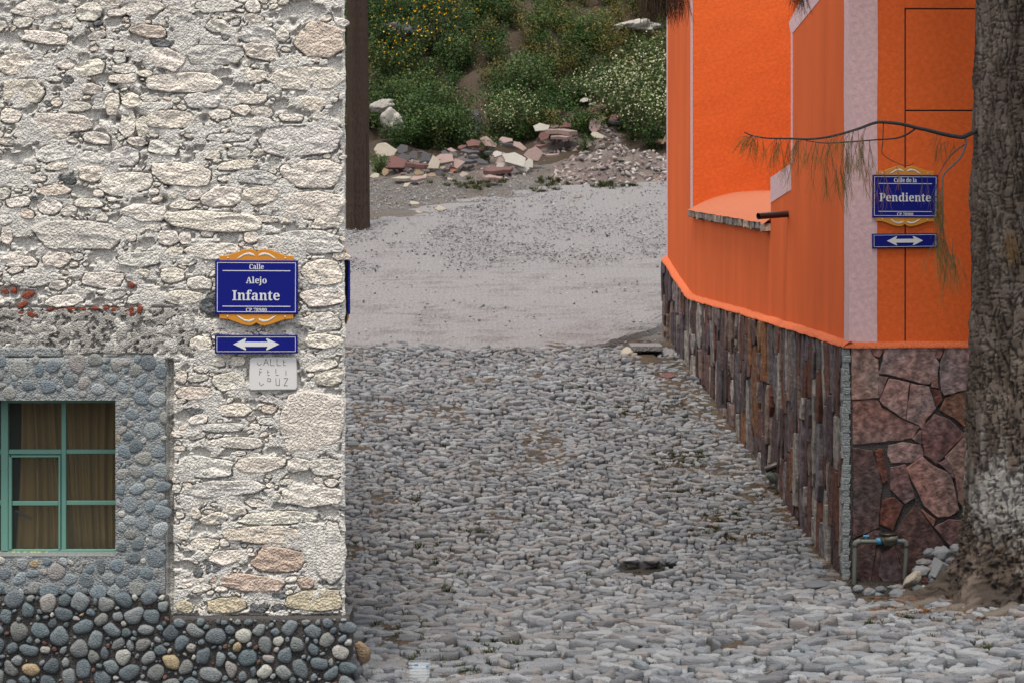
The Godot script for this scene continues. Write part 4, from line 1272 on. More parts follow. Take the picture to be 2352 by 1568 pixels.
func tree() -> void:
	rng.seed = 31
	var at := Vector3((2372.0 - CX) / F * TREE_D, 0.0, -TREE_D)
	at.y = land(at.x, TREE_D) - 0.05
	var root := thing("casuarina_tree", "big casuarina tree with furrowed dark bark, pale and knobbly towards its roots", "tree", at)
	var mb := MB.new()
	var nu := 400; var nv := 560
	mb.grid(nu, nv, func(a: int, b: int) -> Array:
		var th := TAU * (a % nu) / nu
		var h := 5.9 * b / nv
		var r := trunk_radius(h, th)
		var arc := th * 0.47
		var warp := 0.02 * nz.get_noise_2d(arc * 200.0, h * 200.0)
		# long furrows up the trunk, broken across into plates
		var cell := clampf(absf(nz.get_noise_2d((arc + warp) * 620.0, h * 62.0)) * 7.0, 0.0, 1.0)
		var cell2 := clampf(absf(nz.get_noise_2d(arc * 170.0 + 70.0, (h + warp) * 470.0)) * 9.0, 0.0, 1.0)
		var knob := clampf(1.15 - h / 1.0, 0.0, 1.0)
		r += (0.042 * cell + 0.02 * cell2) * (1.0 - 0.25 * knob)
		r += knob * (0.05 * nf.get_noise_3d(cos(th) * 110.0, h * 130.0, sin(th) * 110.0) + 0.06 * nz.get_noise_3d(cos(th) * 260.0, h * 330.0, sin(th) * 260.0) + 0.035 * nz.get_noise_3d(cos(th) * 700.0, h * 800.0, sin(th) * 700.0))
		r += 0.03 * nz.get_noise_3d(cos(th) * 30.0, h * 26.0, sin(th) * 30.0) + 0.045 * maxf(0.0, nz.get_noise_3d(cos(th) * 120.0, h * 90.0 + 300.0, sin(th) * 120.0)) + 0.006 * nz.get_noise_3d(cos(th) * 700.0, h * 500.0, sin(th) * 700.0)
		var mix_ := clampf(0.5 + 1.2 * nz.get_noise_3d(cos(th) * 80.0, h * 60.0, sin(th) * 80.0), 0, 1)
		var col := Color(0.135, 0.102, 0.082).lerp(Color(0.25, 0.2, 0.168), mix_)
		# pale scaling bark and lichen on the lower trunk
		var band := clampf(1.0 - absf(h - 1.05) / 0.75, 0.0, 1.0)
		var pale := clampf(band * 1.6 - 0.65 + 1.5 * nz.get_noise_3d(cos(th) * 130.0 + 50.0, h * 60.0, sin(th) * 130.0), 0, 1)
		col = col.lerp(Color(0.5, 0.48, 0.46), pale * 0.85)
		if knob > 0.3: col = col.lerp(Color(0.075, 0.059, 0.05), clampf(0.5 * knob + 1.6 * nz.get_noise_3d(cos(th) * 300.0, h * 300.0, 9.0), 0, 0.8))
		var sway := -0.02 * sin(h * 0.9)
		var lump := clampf(0.5 - h, 0.0, 0.5) * 2.0 * (0.07 * nz.get_noise_3d(cos(th) * r * 260.0, h * 120.0, sin(th) * r * 260.0) + 0.05 * nf.get_noise_3d(cos(th) * r * 160.0, h * 60.0, sin(th) * r * 160.0))
		return [Vector3(cos(th) * r + sway, h + lump, -sin(th) * r), col, Vector2.ZERO], true)
	part("trunk", mb.build(), M.bark, root)
	# roots running out over the earth
	for k in [[[2150, 1392], [2110, 1398], [2070, 1408], [2035, 1412]], [[2240, 1400], [2180, 1408], [2140, 1420], [2100, 1424]], [[2330, 1405], [2290, 1418], [2230, 1424], [2180, 1430]]]:
		var p := []
		for q in k:
			var g := on_land(q[0], q[1])
			p.append(g - at + Vector3(0, 0.01, 0))
		var rm := MB.new()
		rm.tube(smooth_path(p, 5), taper(16, 0.075, 0.018), 9, Color(0.22, 0.185, 0.16))
		for v in rm.v.size(): rm.v[v] += Vector3.ONE * 0.02 * nz.get_noise_3d(rm.v[v].x * 400.0, rm.v[v].y * 400.0, rm.v[v].z * 400.0)
		part("root", rm.build(), M.bark, root)
	# a thin branch reaching over the orange wall, with hanging jointed needles
	var wood := Color(0.07, 0.07, 0.068); var grey := Color(0.2, 0.175, 0.165)
	var main := [[1935,745,24.9],[1900,762,24.85],[1820,800,24.8],[1790,805,24.8],[1700,790,24.75],[1600,765,24.7],[1530,750,24.7],[1450,730,24.65],[1340,718,24.6],[1280,725,24.6],[1200,755,24.55],[1100,785,24.5],[1000,808,24.5],[900,818,24.45],[790,815,24.4],[650,812,24.4],[560,795,24.35],[520,775,24.35]]
	var second := [[1530,755,24.7],[1470,795,24.7],[1400,815,24.7],[1300,822,24.65],[1200,830,24.6],[1000,842,24.6],[880,826,24.6]]
	var down := [[1820,806,24.8],[1825,850,24.8],[1790,930,24.8],[1700,1020,24.8],[1688,1080,24.8],[1690,1200,24.8],[1690,1300,24.8],[1690,1380,24.8],[1710,1470,24.8],[1760,1560,24.8]]
	var down2 := [[1815,850,24.82],[1740,910,24.85],[1690,980,24.85],[1662,1035,24.85]]
	var spur := [[1340,720,24.6],[1335,850,24.6],[1332,900,24.6],[1380,940,24.6],[1470,975,24.6],[1520,960,24.6]]
	var needles := MB.new()
	var defs := [[main, 0.022, 0.005, wood], [second, 0.009, 0.004, wood], [down, 0.011, 0.004, grey], [down2, 0.008, 0.004, grey], [spur, 0.005, 0.003, wood]]
	for df in defs:
		var p := []
		for q in df[0]: p.append(tb(q[0], q[1], q[2]) - at)
		var sm := smooth_path(p, 4)
		var bm := MB.new()
		bm.tube(sm, taper(sm.size(), df[1], df[2]), 7, df[3])
		part("branch", bm.build(), M.bark, root)
	# hanging sprays: [x range, from y, count, length, lean]
	var spray := func(a: Vector3, dir: Vector3, length: float, n: int, c: Color) -> void:
		var pts := [a]
		var p := a
		var dd := dir.normalized()
		for k in 6:
			dd = (dd + Vector3(rf(-0.12, 0.12), -0.16, rf(-0.12, 0.12))).normalized()
			p += dd * length / 6.0
			pts.append(p)
		needles.tube(pts, taper(7, 0.0028, 0.0012), 3, Color(0.11, 0.085, 0.06), false)
		for k in n:
			var f := rf(0.1, 1.0) * 5.99
			var b: Vector3 = pts[int(f)].lerp(pts[int(f) + 1], fmod(f, 1.0))
			var nd := (dd + Vector3(rf(-0.55, 0.55), rf(-0.6, 0.15), rf(-0.5, 0.5))).normalized()
			var l := rf(0.07, 0.16)
			var e := b + nd * l + Vector3(0, -0.018, 0)
			var cc := tint(c, 0.3, 0.1)
			needles.tube([b, b.lerp(e, 0.5) + Vector3(0, 0.008, 0), e], [0.0012, 0.0011, 0.0007], 3, cc, false)
	var olive := Color(0.13, 0.11, 0.035); var rusty := Color(0.26, 0.11, 0.035)
	for k in 36:   # along the main branch
		var x := rf(560, 1260)
		var y := 812.0 if x < 1000 else lerpf(812, 740, (x - 1000) / 260.0)
		var wgt := 1.0 if x > 640 else 0.5
		spray.call(tb(x, y, 24.45) - at, Vector3(rf(-0.75, 0.25), rf(-1.0, -0.25), rf(-0.4, 0.4)), rf(0.1, 0.42) * wgt, 11, olive if rng.randf() < 0.75 else rusty)
	for k in 8:    # the tip
		spray.call(tb(rf(530, 640), 800, 24.35) - at, Vector3(-1, rf(-0.35, 0.3), rf(-0.3, 0.3)), rf(0.06, 0.14), 8, olive)
	for k in 18:   # longer ones hanging by the corner
		var x := rf(880, 1290)
		spray.call(tb(x, 830, 24.6) - at, Vector3(rf(-0.35, 0.35), -1, rf(-0.3, 0.3)), rf(0.22, 0.55), 13, olive if rng.randf() < 0.7 else rusty)
	for k in 7: spray.call(tb(rf(980, 1120), rf(930, 1030), 24.55) - at, Vector3(rf(0.1, 0.5), -1, 0), rf(0.15, 0.35), 12, olive)
	for k in 3: spray.call(tb(rf(1300, 1620), rf(940, 1010), 24.6) - at, Vector3(rf(-0.2, 0.4), -0.9, 0), rf(0.12, 0.3), 9, rusty)
	for k in 3: spray.call(tb(rf(1310, 1640), rf(1030, 1060), 24.7) - at, Vector3(rf(-0.3, 0.3), -0.9, 0), rf(0.12, 0.3), 7, Color(0.2, 0.12, 0.06))
	for k in 14: spray.call(tb(rf(1640, 1690), rf(1040, 1250), 24.8) - at, Vector3(rf(-0.5, 0.3), -0.9, 0), rf(0.14, 0.34), 10, olive)
	for k in 12: spray.call(tb(rf(1660, 1700), rf(1290, 1420), 24.8) - at, Vector3(rf(-0.8, 0.6), -0.8, 0), rf(0.14, 0.4), 14, Color(0.19, 0.14, 0.05))
	for k in 12: spray.call(tb(rf(1690, 1760), rf(1400, 1560), 24.8) - at, Vector3(rf(-0.5, 0.6), -0.9, 0), rf(0.16, 0.42), 14, Color(0.2, 0.14, 0.055))
	for k in 12: spray.call(tb(rf(1640, 1790), rf(770, 860), 24.82) - at, Vector3(rf(-0.5, 0.3), -0.5, 0), rf(0.06, 0.16), 6, rusty)
	for k in 8: spray.call(tb(rf(2050, 2130), rf(1330, 1380), 24.4) - at, Vector3(rf(-0.3, 0.3), -1, 0.1), rf(0.1, 0.25), 8, Color(0.22, 0.13, 0.05))
	# dense brown skirts of dead needles hanging into view from the boughs above
	var bough := MB.new()
	bough.tube(smooth_path([Vector3(0, 5.6, 0), tb(1500, -330, 24.9) - at, tb(500, -230, 24.8) - at, tb(-60, -190, 24.7) - at], 6), taper(19, 0.11, 0.03), 9, Color(0.09, 0.075, 0.065))
	part("branch", bough.build(), M.bark, root)
	for k in 130:
		var x := rf(-75, 170)
		spray.call(tb(x, -190 + rf(-15, 20), 24.75 + rf(-0.1, 0.1)) - at, Vector3(rf(-0.22, 0.22), -1, rf(-0.2, 0.2)), (0.245 + rf(0.0, 0.17) + 0.00018 * (x + 60)), 14, Color(0.05, 0.032, 0.022))
	for k in 26: spray.call(tb(rf(800, 890), -200 + rf(-15, 15), 24.8) - at, Vector3(rf(-0.15, 0.15), -1, 0), rf(0.25, 0.36), 10, Color(0.06, 0.04, 0.028))
	part("needles", needles.build(), M.needle, root, "stuff")
	# crown, above the picture
	var tuft := MB.new()
	for k in 90:
		var a := Vector3(rf(-0.3, 0.3), rf(-0.1, 0.3), rf(-0.3, 0.3))
		var dd := Vector3(rf(-1, 1), rf(-1.2, 0.2), rf(-1, 1)).normalized()
		tuft.tube([a, a + dd * rf(0.2, 0.5) + Vector3(0, -0.05, 0)], [0.006, 0.003], 3, Color(0.05, 0.06, 0.03), false)
	var list := [[]]
	for k in 70:
		var th := rf(0, TAU); var rr := sqrt(rng.randf()) * 2.6
		list[0].append([Transform3D(Basis(Vector3.UP, rf(0, TAU)) * 1.2, Vector3(cos(th) * rr - 0.2, 6.6 + rf(0, 4.0), sin(th) * rr)), 0.0])
	var crown := Node3D.new()
	crown.name = "crown"
	root.add_child(crown)
	scatter("foliage", list, [tuft.build()], M.needle, func(_r): return Color.WHITE, "", "", crown)
	var up := MB.new()
	for k in 7:
		var th := k * 2.4
		up.tube([Vector3(0, 5.4, 0), Vector3(cos(th) * 0.6, 7.0, sin(th) * 0.6), Vector3(cos(th) * 1.6, 8.6 + rf(0, 1.6), sin(th) * 1.6)], [0.24, 0.14, 0.05], 8, Color(0.09, 0.075, 0.065))
	part("limb", up.build(), M.bark, root)

func smooth_path(p: Array, per: int) -> Array:
	var c := Curve3D.new()
	for k in p.size():
		var a: Vector3 = p[maxi(k - 1, 0)]; var b: Vector3 = p[mini(k + 1, p.size() - 1)]
		c.add_point(p[k], (a - b) / 6.0, (b - a) / 6.0)
	var out := []
	for k in p.size() - 1:
		for j in per: out.append(c.sample(k, float(j) / per))
	out.append(p[-1])
	return out

func taper(n: int, a: float, b: float) -> Array:
	var r := []
	for k in n: r.append(lerpf(a, b, float(k) / maxi(1, n - 1)))
	return r

# ---------------------------------------------------------------- signs
func text(s: String, bold: bool, tall: float, m: Material, parent: Node, at: Vector3, wide := 0.0) -> void:
	var f := SystemFont.new()
	f.font_names = PackedStringArray(["Droid Serif"])
	f.font_weight = 700 if bold else 400
	var tm := TextMesh.new()
	tm.text = s
	tm.font = f
	tm.font_size = 64
	tm.pixel_size = tall / 64.0
	tm.depth = 0.003
	var o := part("lettering", tm, m, parent)
	var sx := 1.0
	if wide > 0.0 and tm.get_aabb().size.x > 0.0: sx = wide / tm.get_aabb().size.x
	o.scale = Vector3(sx, 1, 1)
	o.position = at

# a cast street plate; unit: its panel is 0.6 m wide
func name_plate(label: String, at: Transform3D, rows: Array, h: float, turned := false) -> void:
	var root := thing("street_name_sign", label, "street sign", Vector3.ZERO, "blue street name plates")
	root.transform = at
	var w := 0.6
	var panel := MB.new()
	panel.box(Vector3(-w / 2, -h / 2, 0.004), Vector3(w / 2, h / 2, 0.022), Color.WHITE, 0.005)
	part("panel", panel.build(false), M.sign_blue, root)
	var frame := MB.new()
	var bx := w / 2 - 0.0155; var by := h / 2 - 0.0155; var q := 0.0042
	for b in [[-bx, by - q, bx, by], [-bx, -by, bx, -by + q], [-bx, -by + q, -bx + q, by - q], [bx - q, -by + q, bx, by - q]]:
		frame.box(Vector3(b[0], b[1], 0.021), Vector3(b[2], b[3], 0.0238))
	part("border", frame.build(false), M.sign_white, root)
	for y in [rows[0], rows[1]]:
		var ln := MB.new()
		ln.box(Vector3(-0.245, y - 0.0028, 0.021), Vector3(0.245, y + 0.0028, 0.0238))
		part("rule", ln.build(false), M.sign_white, root)
	for r in rows.slice(2): text(r[0], r[1], r[2], M.sign_white, root, Vector3(r[4], r[3], 0.0228), r[5])
	# scrolled crest and apron, gold with white scrolls
	for s in [1.0, -1.0]:
		var o := PackedVector2Array()
		var half := [[0.268, -0.006], [0.268, 0.032], [0.205, 0.037], [0.15, 0.056], [0.1, 0.074], [0.06, 0.082], [0.03, 0.079], [0.012, 0.07], [0.0, 0.06]]
		for k in half: o.append(Vector2(k[0], s * (h / 2 + k[1])))
		for k in range(half.size() - 2, -1, -1): o.append(Vector2(-half[k][0], s * (h / 2 + half[k][1])))
		if s < 0.0: o.reverse()
		var mb := MB.new()
		mb.hull(o, Transform3D(), 0.004, 0.016, Color.WHITE, 0.003)
		var crest := part("crest" if s > 0.0 else "apron", mb.build(false), M.sign_gold, root)
		for e in [1.0, -1.0]:
			var sc := PackedVector2Array()
			for k in [[0.012, 0.03], [0.02, 0.045], [0.05, 0.056], [0.085, 0.05], [0.12, 0.03], [0.145, 0.008], [0.118, 0.018], [0.09, 0.036], [0.06, 0.042], [0.035, 0.036]]: sc.append(Vector2(e * k[0], s * (h / 2 + k[1])))
			if e * s < 0.0: sc.reverse()
			var sm := MB.new()
			sm.hull(sc, Transform3D(), 0.014, 0.019, Color.WHITE, 0.002)
			part("scroll", sm.build(false), M.sign_white, crest)
			var bolt := MB.new()
			bolt.tube([Vector3(e * 0.208, s * (h / 2 + 0.016), 0.013), Vector3(e * 0.208, s * (h / 2 + 0.016), 0.0195)], [0.006, 0.0055], 10)
			part("screw", bolt.build(), M.sign_white, crest)

func arrow_plate(label: String, at: Transform3D, h: float) -> void:
	var root := thing("arrow_sign", label, "street sign", Vector3.ZERO, "blue two-way arrow plates")
	root.transform = at
	var w := 0.6
	var panel := MB.new()
	panel.box(Vector3(-w / 2, -h / 2, 0.004), Vector3(w / 2, h / 2, 0.02), Color.WHITE, 0.004)
	part("panel", panel.build(false), M.sign_blue, root)
	var frame := MB.new()
	var bx := w / 2 - 0.0145; var by := h / 2 - 0.0125; var q := 0.0036
	for b in [[-bx, by - q, bx, by], [-bx, -by, bx, -by + q], [-bx, -by + q, -bx + q, by - q], [bx - q, -by + q, bx, by - q]]:
		frame.box(Vector3(b[0], b[1], 0.019), Vector3(b[2], b[3], 0.0218))
	part("border", frame.build(false), M.sign_white, root)
	var o := PackedVector2Array()
	var half := [[0.166, 0.0], [0.11, -0.027], [0.076, -0.043], [0.072, -0.037], [0.084, -0.017]]
	for k in half: o.append(Vector2(k[0], k[1]))
	for k in range(4, -1, -1): o.append(Vector2(-half[k][0], half[k][1]))
	for k in range(1, 5): o.append(Vector2(-half[k][0], -half[k][1]))
	for k in range(4, 0, -1): o.append(Vector2(half[k][0], -half[k][1]))
	o.reverse()
	var mb := MB.new()
	mb.hull(o, Transform3D(), 0.019, 0.023, Color.WHITE)
	part("arrow", mb.build(false), M.sign_white, root)

func street_signs() -> void:
	rng.seed = 3
	var c := P(590, 659.5, DL)
	name_plate("blue street name plate with gold crest reading Calle Alejo Infante", Transform3D(Basis(Vector3.BACK, -0.004), Vector3(c.x, c.y, -DL + 0.035)), [0.1195, -0.1375, ["Calle", true, 0.05, 0.148, 0.0, 0.104], ["Alejo", true, 0.062, 0.05, 0.0, 0.15], ["Infante", true, 0.098, -0.06, -0.002, 0.342], ["CP 78980", true, 0.036, -0.163, 0.0, 0.15]], 0.39)
	c = P(590, 789.5, DL)
	arrow_plate("blue plate with white two-way arrow under the Alejo Infante sign", Transform3D(Basis(), Vector3(c.x - 0.002, c.y, -DL + 0.035)), 0.132)
	c = P(2079, 451, DR)
	name_plate("blue street name plate with gold crest reading Calle de la Pendiente", Transform3D(Basis(Vector3.BACK, -0.006), Vector3(c.x, c.y, -DR + 0.008)), [0.1165, -0.1395, ["Calle de la", true, 0.054, 0.147, 0.0, 0.208], ["Pendiente", true, 0.104, -0.012, 0.0, 0.47], ["CP 78980", true, 0.038, -0.164, 0.0, 0.147]], 0.392)
	c = P(2078.5, 553, DR)
	arrow_plate("blue plate with white two-way arrow under the Pendiente sign", Transform3D(Basis(Vector3.BACK, 0.012), Vector3(c.x, c.y, -DR + 0.008)), 0.135)
	# the same plate on the side of the stone house, seen edge on
	var back := Vector3(-0.15, 0, -1).normalized()
	var out := back.cross(Vector3.UP)
	var at := P(792, 657, DL)
	var pos := Vector3(at.x, EYE - (657.0 - HY) / F * 21.0, -DL) + back * 0.34 + out * 0.02
	name_plate("blue street name plate seen edge on, fixed round the corner of the stone house", Transform3D(Basis(-back, Vector3.UP, out), pos), [0.1165, -0.1395], 0.392)
	# the old whitewashed name stone; its letters are worn
	var w := wl(627, 857)
	var pq := thing("name_plaque", "small whitewashed wall plaque with worn hand lettering under the blue arrow plate", "plaque", Vector3(w.x, w.y, -DL + 0.01))
	var o := PackedVector2Array()
	for k in [[-0.172, -0.11], [-0.16, -0.122], [0.0, -0.12], [0.165, -0.118], [0.175, -0.1], [0.174, 0.02], [0.168, 0.105], [0.155, 0.117], [0.02, 0.119], [-0.15, 0.116], [-0.166, 0.102], [-0.172, 0.0]]: o.append(Vector2(k[0], k[1]))
	var pm := MB.new()
	pm.hull(o, Transform3D(), -0.03, 0.016, Color.WHITE, 0.006)
	part("face", pm.build(false), M.whitewash, pq)
	var strokes := {
		"C": [[0.9, 0.25, 0.5, 0.0], [0.5, 0.0, 0.15, 0.15], [0.1, 0.2, 0.05, 0.5]], "A": [[0.0, 0.0, 0.5, 1.0], [0.5, 1.0, 1.0, 0.0], [0.2, 0.4, 0.8, 0.4]], "L": [[0.1, 1.0, 0.1, 0.0], [0.1, 0.0, 0.9, 0.0]],
		"E": [[0.1, 0.8, 0.1, 0.0], [0.1, 0.0, 0.6, 0.0], [0.1, 0.5, 0.5, 0.5]], "F": [[0.1, 0.0, 0.1, 1.0], [0.1, 1.0, 0.8, 1.0], [0.1, 0.5, 0.7, 0.5]], "I": [[0.5, 0.0, 0.5, 1.0]],
		"R": [[0.1, 0.55, 0.1, 1.0], [0.1, 1.0, 0.7, 0.95], [0.7, 0.95, 0.7, 0.6], [0.7, 0.6, 0.2, 0.55]], "U": [[0.1, 1.0, 0.15, 0.1], [0.15, 0.1, 0.8, 0.0], [0.8, 0.0, 0.85, 1.0]], "Z": [[0.1, 1.0, 0.9, 1.0], [0.9, 1.0, 0.1, 0.0], [0.1, 0.0, 0.9, 0.0]]}
	for row in [["CALLE", 0.06, 0.048], ["FELI", -0.01, 0.045], ["CRUZ", -0.085, 0.052]]:
		var n: int = row[0].length()
		for k in n:
			var mb := MB.new()
			for s in strokes[row[0][k]]:
				var ox := -0.115 + k * 0.235 / n + (0.015 if n == 4 else 0.0)
				var a := Vector3(ox + s[0] * 0.036, row[1] + s[1] * row[2], 0.0155); var b := Vector3(ox + s[2] * 0.036, row[1] + s[3] * row[2], 0.0155)
				if row[0] == "FELI": b = a.lerp(b, 0.75)
				mb.tube([a, b], [0.0028, 0.0022], 6)
			part("letter", mb.build(), M.letter_grey, pq)

# ---------------------------------------------------------------- small things
var rocks := []
func rock(called: String, label: String, category: String, x0: float, y0: float, x1: float, y1: float, d: float, m: Material, kind: int, group := "", deep := 0.85, sit := false) -> Node3D:
	var a := P(x0, y1, d); var b := P(x1, y0, d)
	var s := Vector3((b.x - a.x) * 0.5, (b.y - a.y) * 0.5, (b.x - a.x) * 0.5 * deep)
	var c := (a + b) * 0.5
	if sit: c.y = maxf(c.y, land(c.x, d) + s.y * 0.55)
	var o := MeshInstance3D.new()
	o.name = numbered(called)
	o.mesh = rocks[kind % rocks.size()]
	o.material_override = m
	add_child(o)
	o.transform = Transform3D(Basis.from_scale(s) * Basis(Vector3.UP, rf(0, TAU)), c)
	tag(o, label, category, group)
	return o

func small_things() -> void:
	rng.seed = 55
	for k in 14: rocks.append(rock_mesh(200 + k, [0, 4, 6, 9][k % 4], [0.28, 0.24, 0.2, 0.16][k % 4], 22, 14))
	rocks.append(rock_mesh(260, 9, 0.55, 44, 28))
	rocks.append(rock_mesh(261, 12, 0.5, 44, 28))
	# utility pole
	var g := on_land(822, 531)
	var pd := -g.z
	var pole := thing("utility_pole", "dark weathered wooden utility pole at the edge of the lane", "pole", g)
	var pm := MB.new()
	var top := P(820, -160, pd) - g
	pm.grid(40, 60, func(a: int, b: int) -> Array:
		var th := TAU * (a % 40) / 40.0; var v := b / 60.0
		var r := lerpf(27.5, 23.0, v) / F * pd + 0.006 * nz.get_noise_2d(th * 160.0, v * 40.0) + 0.004 * sin(th * 23.0 + 2.0 * sin(v * 9.0))
		var c := top * v + Vector3(0, -0.1 * (1.0 - v), 0)
		return [c + Vector3(cos(th) * r, 0, sin(th) * r), Color.WHITE, Vector2.ZERO])
	part("shaft", pm.build(), M.wood, pole)
	var pc := MB.new()
	for k in 5:
		var th := 4.2 + k * 0.35
		pc.tube([Vector3(cos(th) * 0.193, 0.02 + k * 0.1, -sin(th) * 0.193), Vector3(cos(th) * 0.188, 0.8 + k * 0.2, -sin(th) * 0.188)], [0.004, 0.003], 4)
	part("splinter", pc.build(), M.wood, pole, "stuff")
	# water meter on its bent pipe, in front of the plinth
	var dm := DR - 0.17
	var q := func(x: float, y: float) -> Vector3: return P(1506.75 + x * 0.3594, 1016.75 + y * 0.3594, dm)
	var base: Vector3 = q.call(1270, 890)
	var wm := thing("water_meter", "galvanised water meter on bent pipes with blue fittings before the flagstone plinth", "water meter", base)
	var pipe := func(called: String, pts: Array, r: float, m: Material) -> void:
		var mb := MB.new()
		var pp := []
		for p in pts: pp.append(p - base)
		mb.tube(pp, [r], 12)
		part(called, mb.build(), m, wm)
	pipe.call("pipe", [q.call(1269, 905), q.call(1271, 800), q.call(1273, 690), q.call(1275, 650), q.call(1281, 637), q.call(1296, 631), q.call(1330, 630), q.call(1415, 630)], 0.021, M.galvanised)
	pipe.call("pipe", [q.call(1530, 628), q.call(1580, 628), q.call(1594, 632), q.call(1601, 644), q.call(1602, 662), q.call(1598, 760), q.call(1590, 870)], 0.02, M.galvanised)
	pipe.call("elbow", [q.call(1274, 662), q.call(1275, 648), q.call(1282, 636), q.call(1297, 631), q.call(1312, 631)], 0.027, M.galvanised)
	pipe.call("elbow", [q.call(1572, 628), q.call(1586, 629), q.call(1598, 637), q.call(1602, 652), q.call(1602, 664)], 0.026, M.galvanised)
	pipe.call("coupling", [q.call(1410, 629), q.call(1432, 627), q.call(1446, 626)], 0.033, M.blue_plastic)
	pipe.call("coupling", [q.call(1525, 624), q.call(1548, 626)], 0.026, M.blue_plastic)
	pipe.call("meter_body", [q.call(1446, 628), q.call(1458, 622), q.call(1495, 620), q.call(1520, 622), q.call(1530, 627)], 0.055, M.brass)
	pipe.call("meter_register", [q.call(1492, 628), q.call(1492, 592)], 0.078, M.brass)
	pipe.call("lid", [q.call(1484, 590), q.call(1484, 574)], 0.082, M.dark_metal)
	pipe.call("valve_stem", [q.call(1345, 628), q.call(1345, 598)], 0.009, M.galvanised)
	pipe.call("valve_wheel", [q.call(1327, 597), q.call(1363, 596)], 0.0125, M.blue_plastic)
	# old tap on the lane side of the plinth
	var tq := side_at(1795, 1100)
	var tp := side_frame() * Vector3(tq.x, tq.y, 0.1)
	var tap := thing("water_tap", "old capped water valve on a short pipe beside the lane wall", "tap", Vector3(tp.x, land(tp.x, -tp.z), tp.z))
	var ty := tp.y - tap.position.y
	for k in [["pipe", [Vector3(0.06, -0.05, -0.02), Vector3(0.05, ty * 0.6, 0), Vector3(0.02, ty, 0)], 0.02, M.galvanised], ["valve_body", [Vector3(0.03, ty - 0.02, 0), Vector3(-0.03, ty + 0.06, 0.03)], 0.045, M.galvanised], ["valve_cap", [Vector3(-0.07, ty + 0.1, 0.03), Vector3(0.055, ty + 0.155, 0.03)], 0.035, M.dark_metal]]:
		var mb := MB.new()
		mb.tube(k[1], [k[2]], 10)
		part(k[0], mb.build(), k[3], tap)
	# drain mouth at the top of the cobbles
	var dd := 36.35
	var dg := P(1490, 822, dd)
	var dr := thing("drain_mouth", "low stone drain mouth with a concrete cover slab near the orange wall", "drain", Vector3(dg.x, dg.y, -dd))
	var zq := func(x: float, y: float) -> Vector3: return P(1408.75 + x * 0.1172, 735.0 + y * 0.1172, dd) - dr.position
	var slab := MB.new()
	var s0: Vector3 = zq.call(340, 615); var s1: Vector3 = zq.call(965, 500)
	slab.box(Vector3(s0.x, s0.y, -0.7), Vector3(s1.x, s1.y, 0.02), Color.WHITE, 0.01)
	part("cover_slab", slab.build(false), M.concrete, dr)
	var back := MB.new()
	back.box(Vector3(s0.x, -0.25, -0.75), Vector3(s1.x, s0.y + 0.01, -0.6))
	part("back_wall", back.build(false), M.dark_mortar, dr)
	for k in [[140, 545, 500, 775, 0], [440, 620, 612, 770, 3], [845, 600, 1010, 775, 1], [960, 560, 1290, 770, 2], [1250, 600, 1400, 765, 3]]:
		var o := part("kerb_stone", rocks[k[4] + 4], M.rock_cream if k[4] == 0 else M.concrete, dr)
		var a: Vector3 = zq.call(k[0], k[3]); var b: Vector3 = zq.call(k[2], k[1])
		o.transform = Transform3D(Basis.from_scale(Vector3((b.x - a.x) * 0.55, (b.y - a.y) * 0.6, 0.3)), (a + b) * 0.5 + Vector3(0, -0.02, -0.2))
	# stones heaped between the tree and the meter
	var zs := [[955,360,1110,475,"grey",0],[1060,340,1270,520,"pale",4],[1255,310,1470,445,"pale",8],[1200,455,1390,585,"warm",1],[865,485,1070,572,"warm",0],[820,565,1030,700,"pale",4],[680,615,940,845,"cream",7],[980,540,1110,665,"warm",5],[1050,510,1270,740,"orange",7],[1000,640,1120,745,"grey",9],[1010,705,1190,805,"dark",2],[905,800,1015,930,"cream",12],[800,775,960,950,"dark",1],[545,840,800,985,"grey",0],[575,785,720,860,"warm",4],[440,955,650,1055,"warm",8],[362,872,500,960,"grey",1],[378,806,512,890,"dark",0],[238,826,400,945,"grey",4],[118,793,250,888,"grey",8],[30,886,150,985,"pale",12],[520,790,600,850,"blue",1]]
	var words := {"grey": "round grey stone", "pale": "pale smooth stone", "warm": "brownish rounded stone", "dark": "dark rounded stone", "blue": "bluish stone", "cream": "cream coloured broken stone", "orange": "block"}
	for k in zs:
		var m: Material = M.rock_cream if k[4] == "cream" else M.cobble_pale if k[4] == "orange" else M["cobble_" + k[4]]
		var dist: float = 25.72 - 0.00055 * (k[3] - 400.0)
		var lab: String = "squared stone block with an orange stain leaning on the tree roots" if k[4] == "orange" else words[k[4]] + " in the heap between tree and water meter"
		var o := rock("stone_block" if k[4] == "orange" else "loose_stone", lab, "stone", 1935.5 + k[0] * 0.1954, 1188.3 + k[1] * 0.1954, 1935.5 + k[2] * 0.1954, 1188.3 + k[3] * 0.1954, dist, m, k[5], "stones heaped by the tree", 0.9)
		if k[5] == 7 and k[4] == "cream":
			o.transform = Transform3D(Basis(Vector3.BACK, 0.75) * Basis.from_scale(Vector3(0.13, 0.065, 0.1)), o.position)
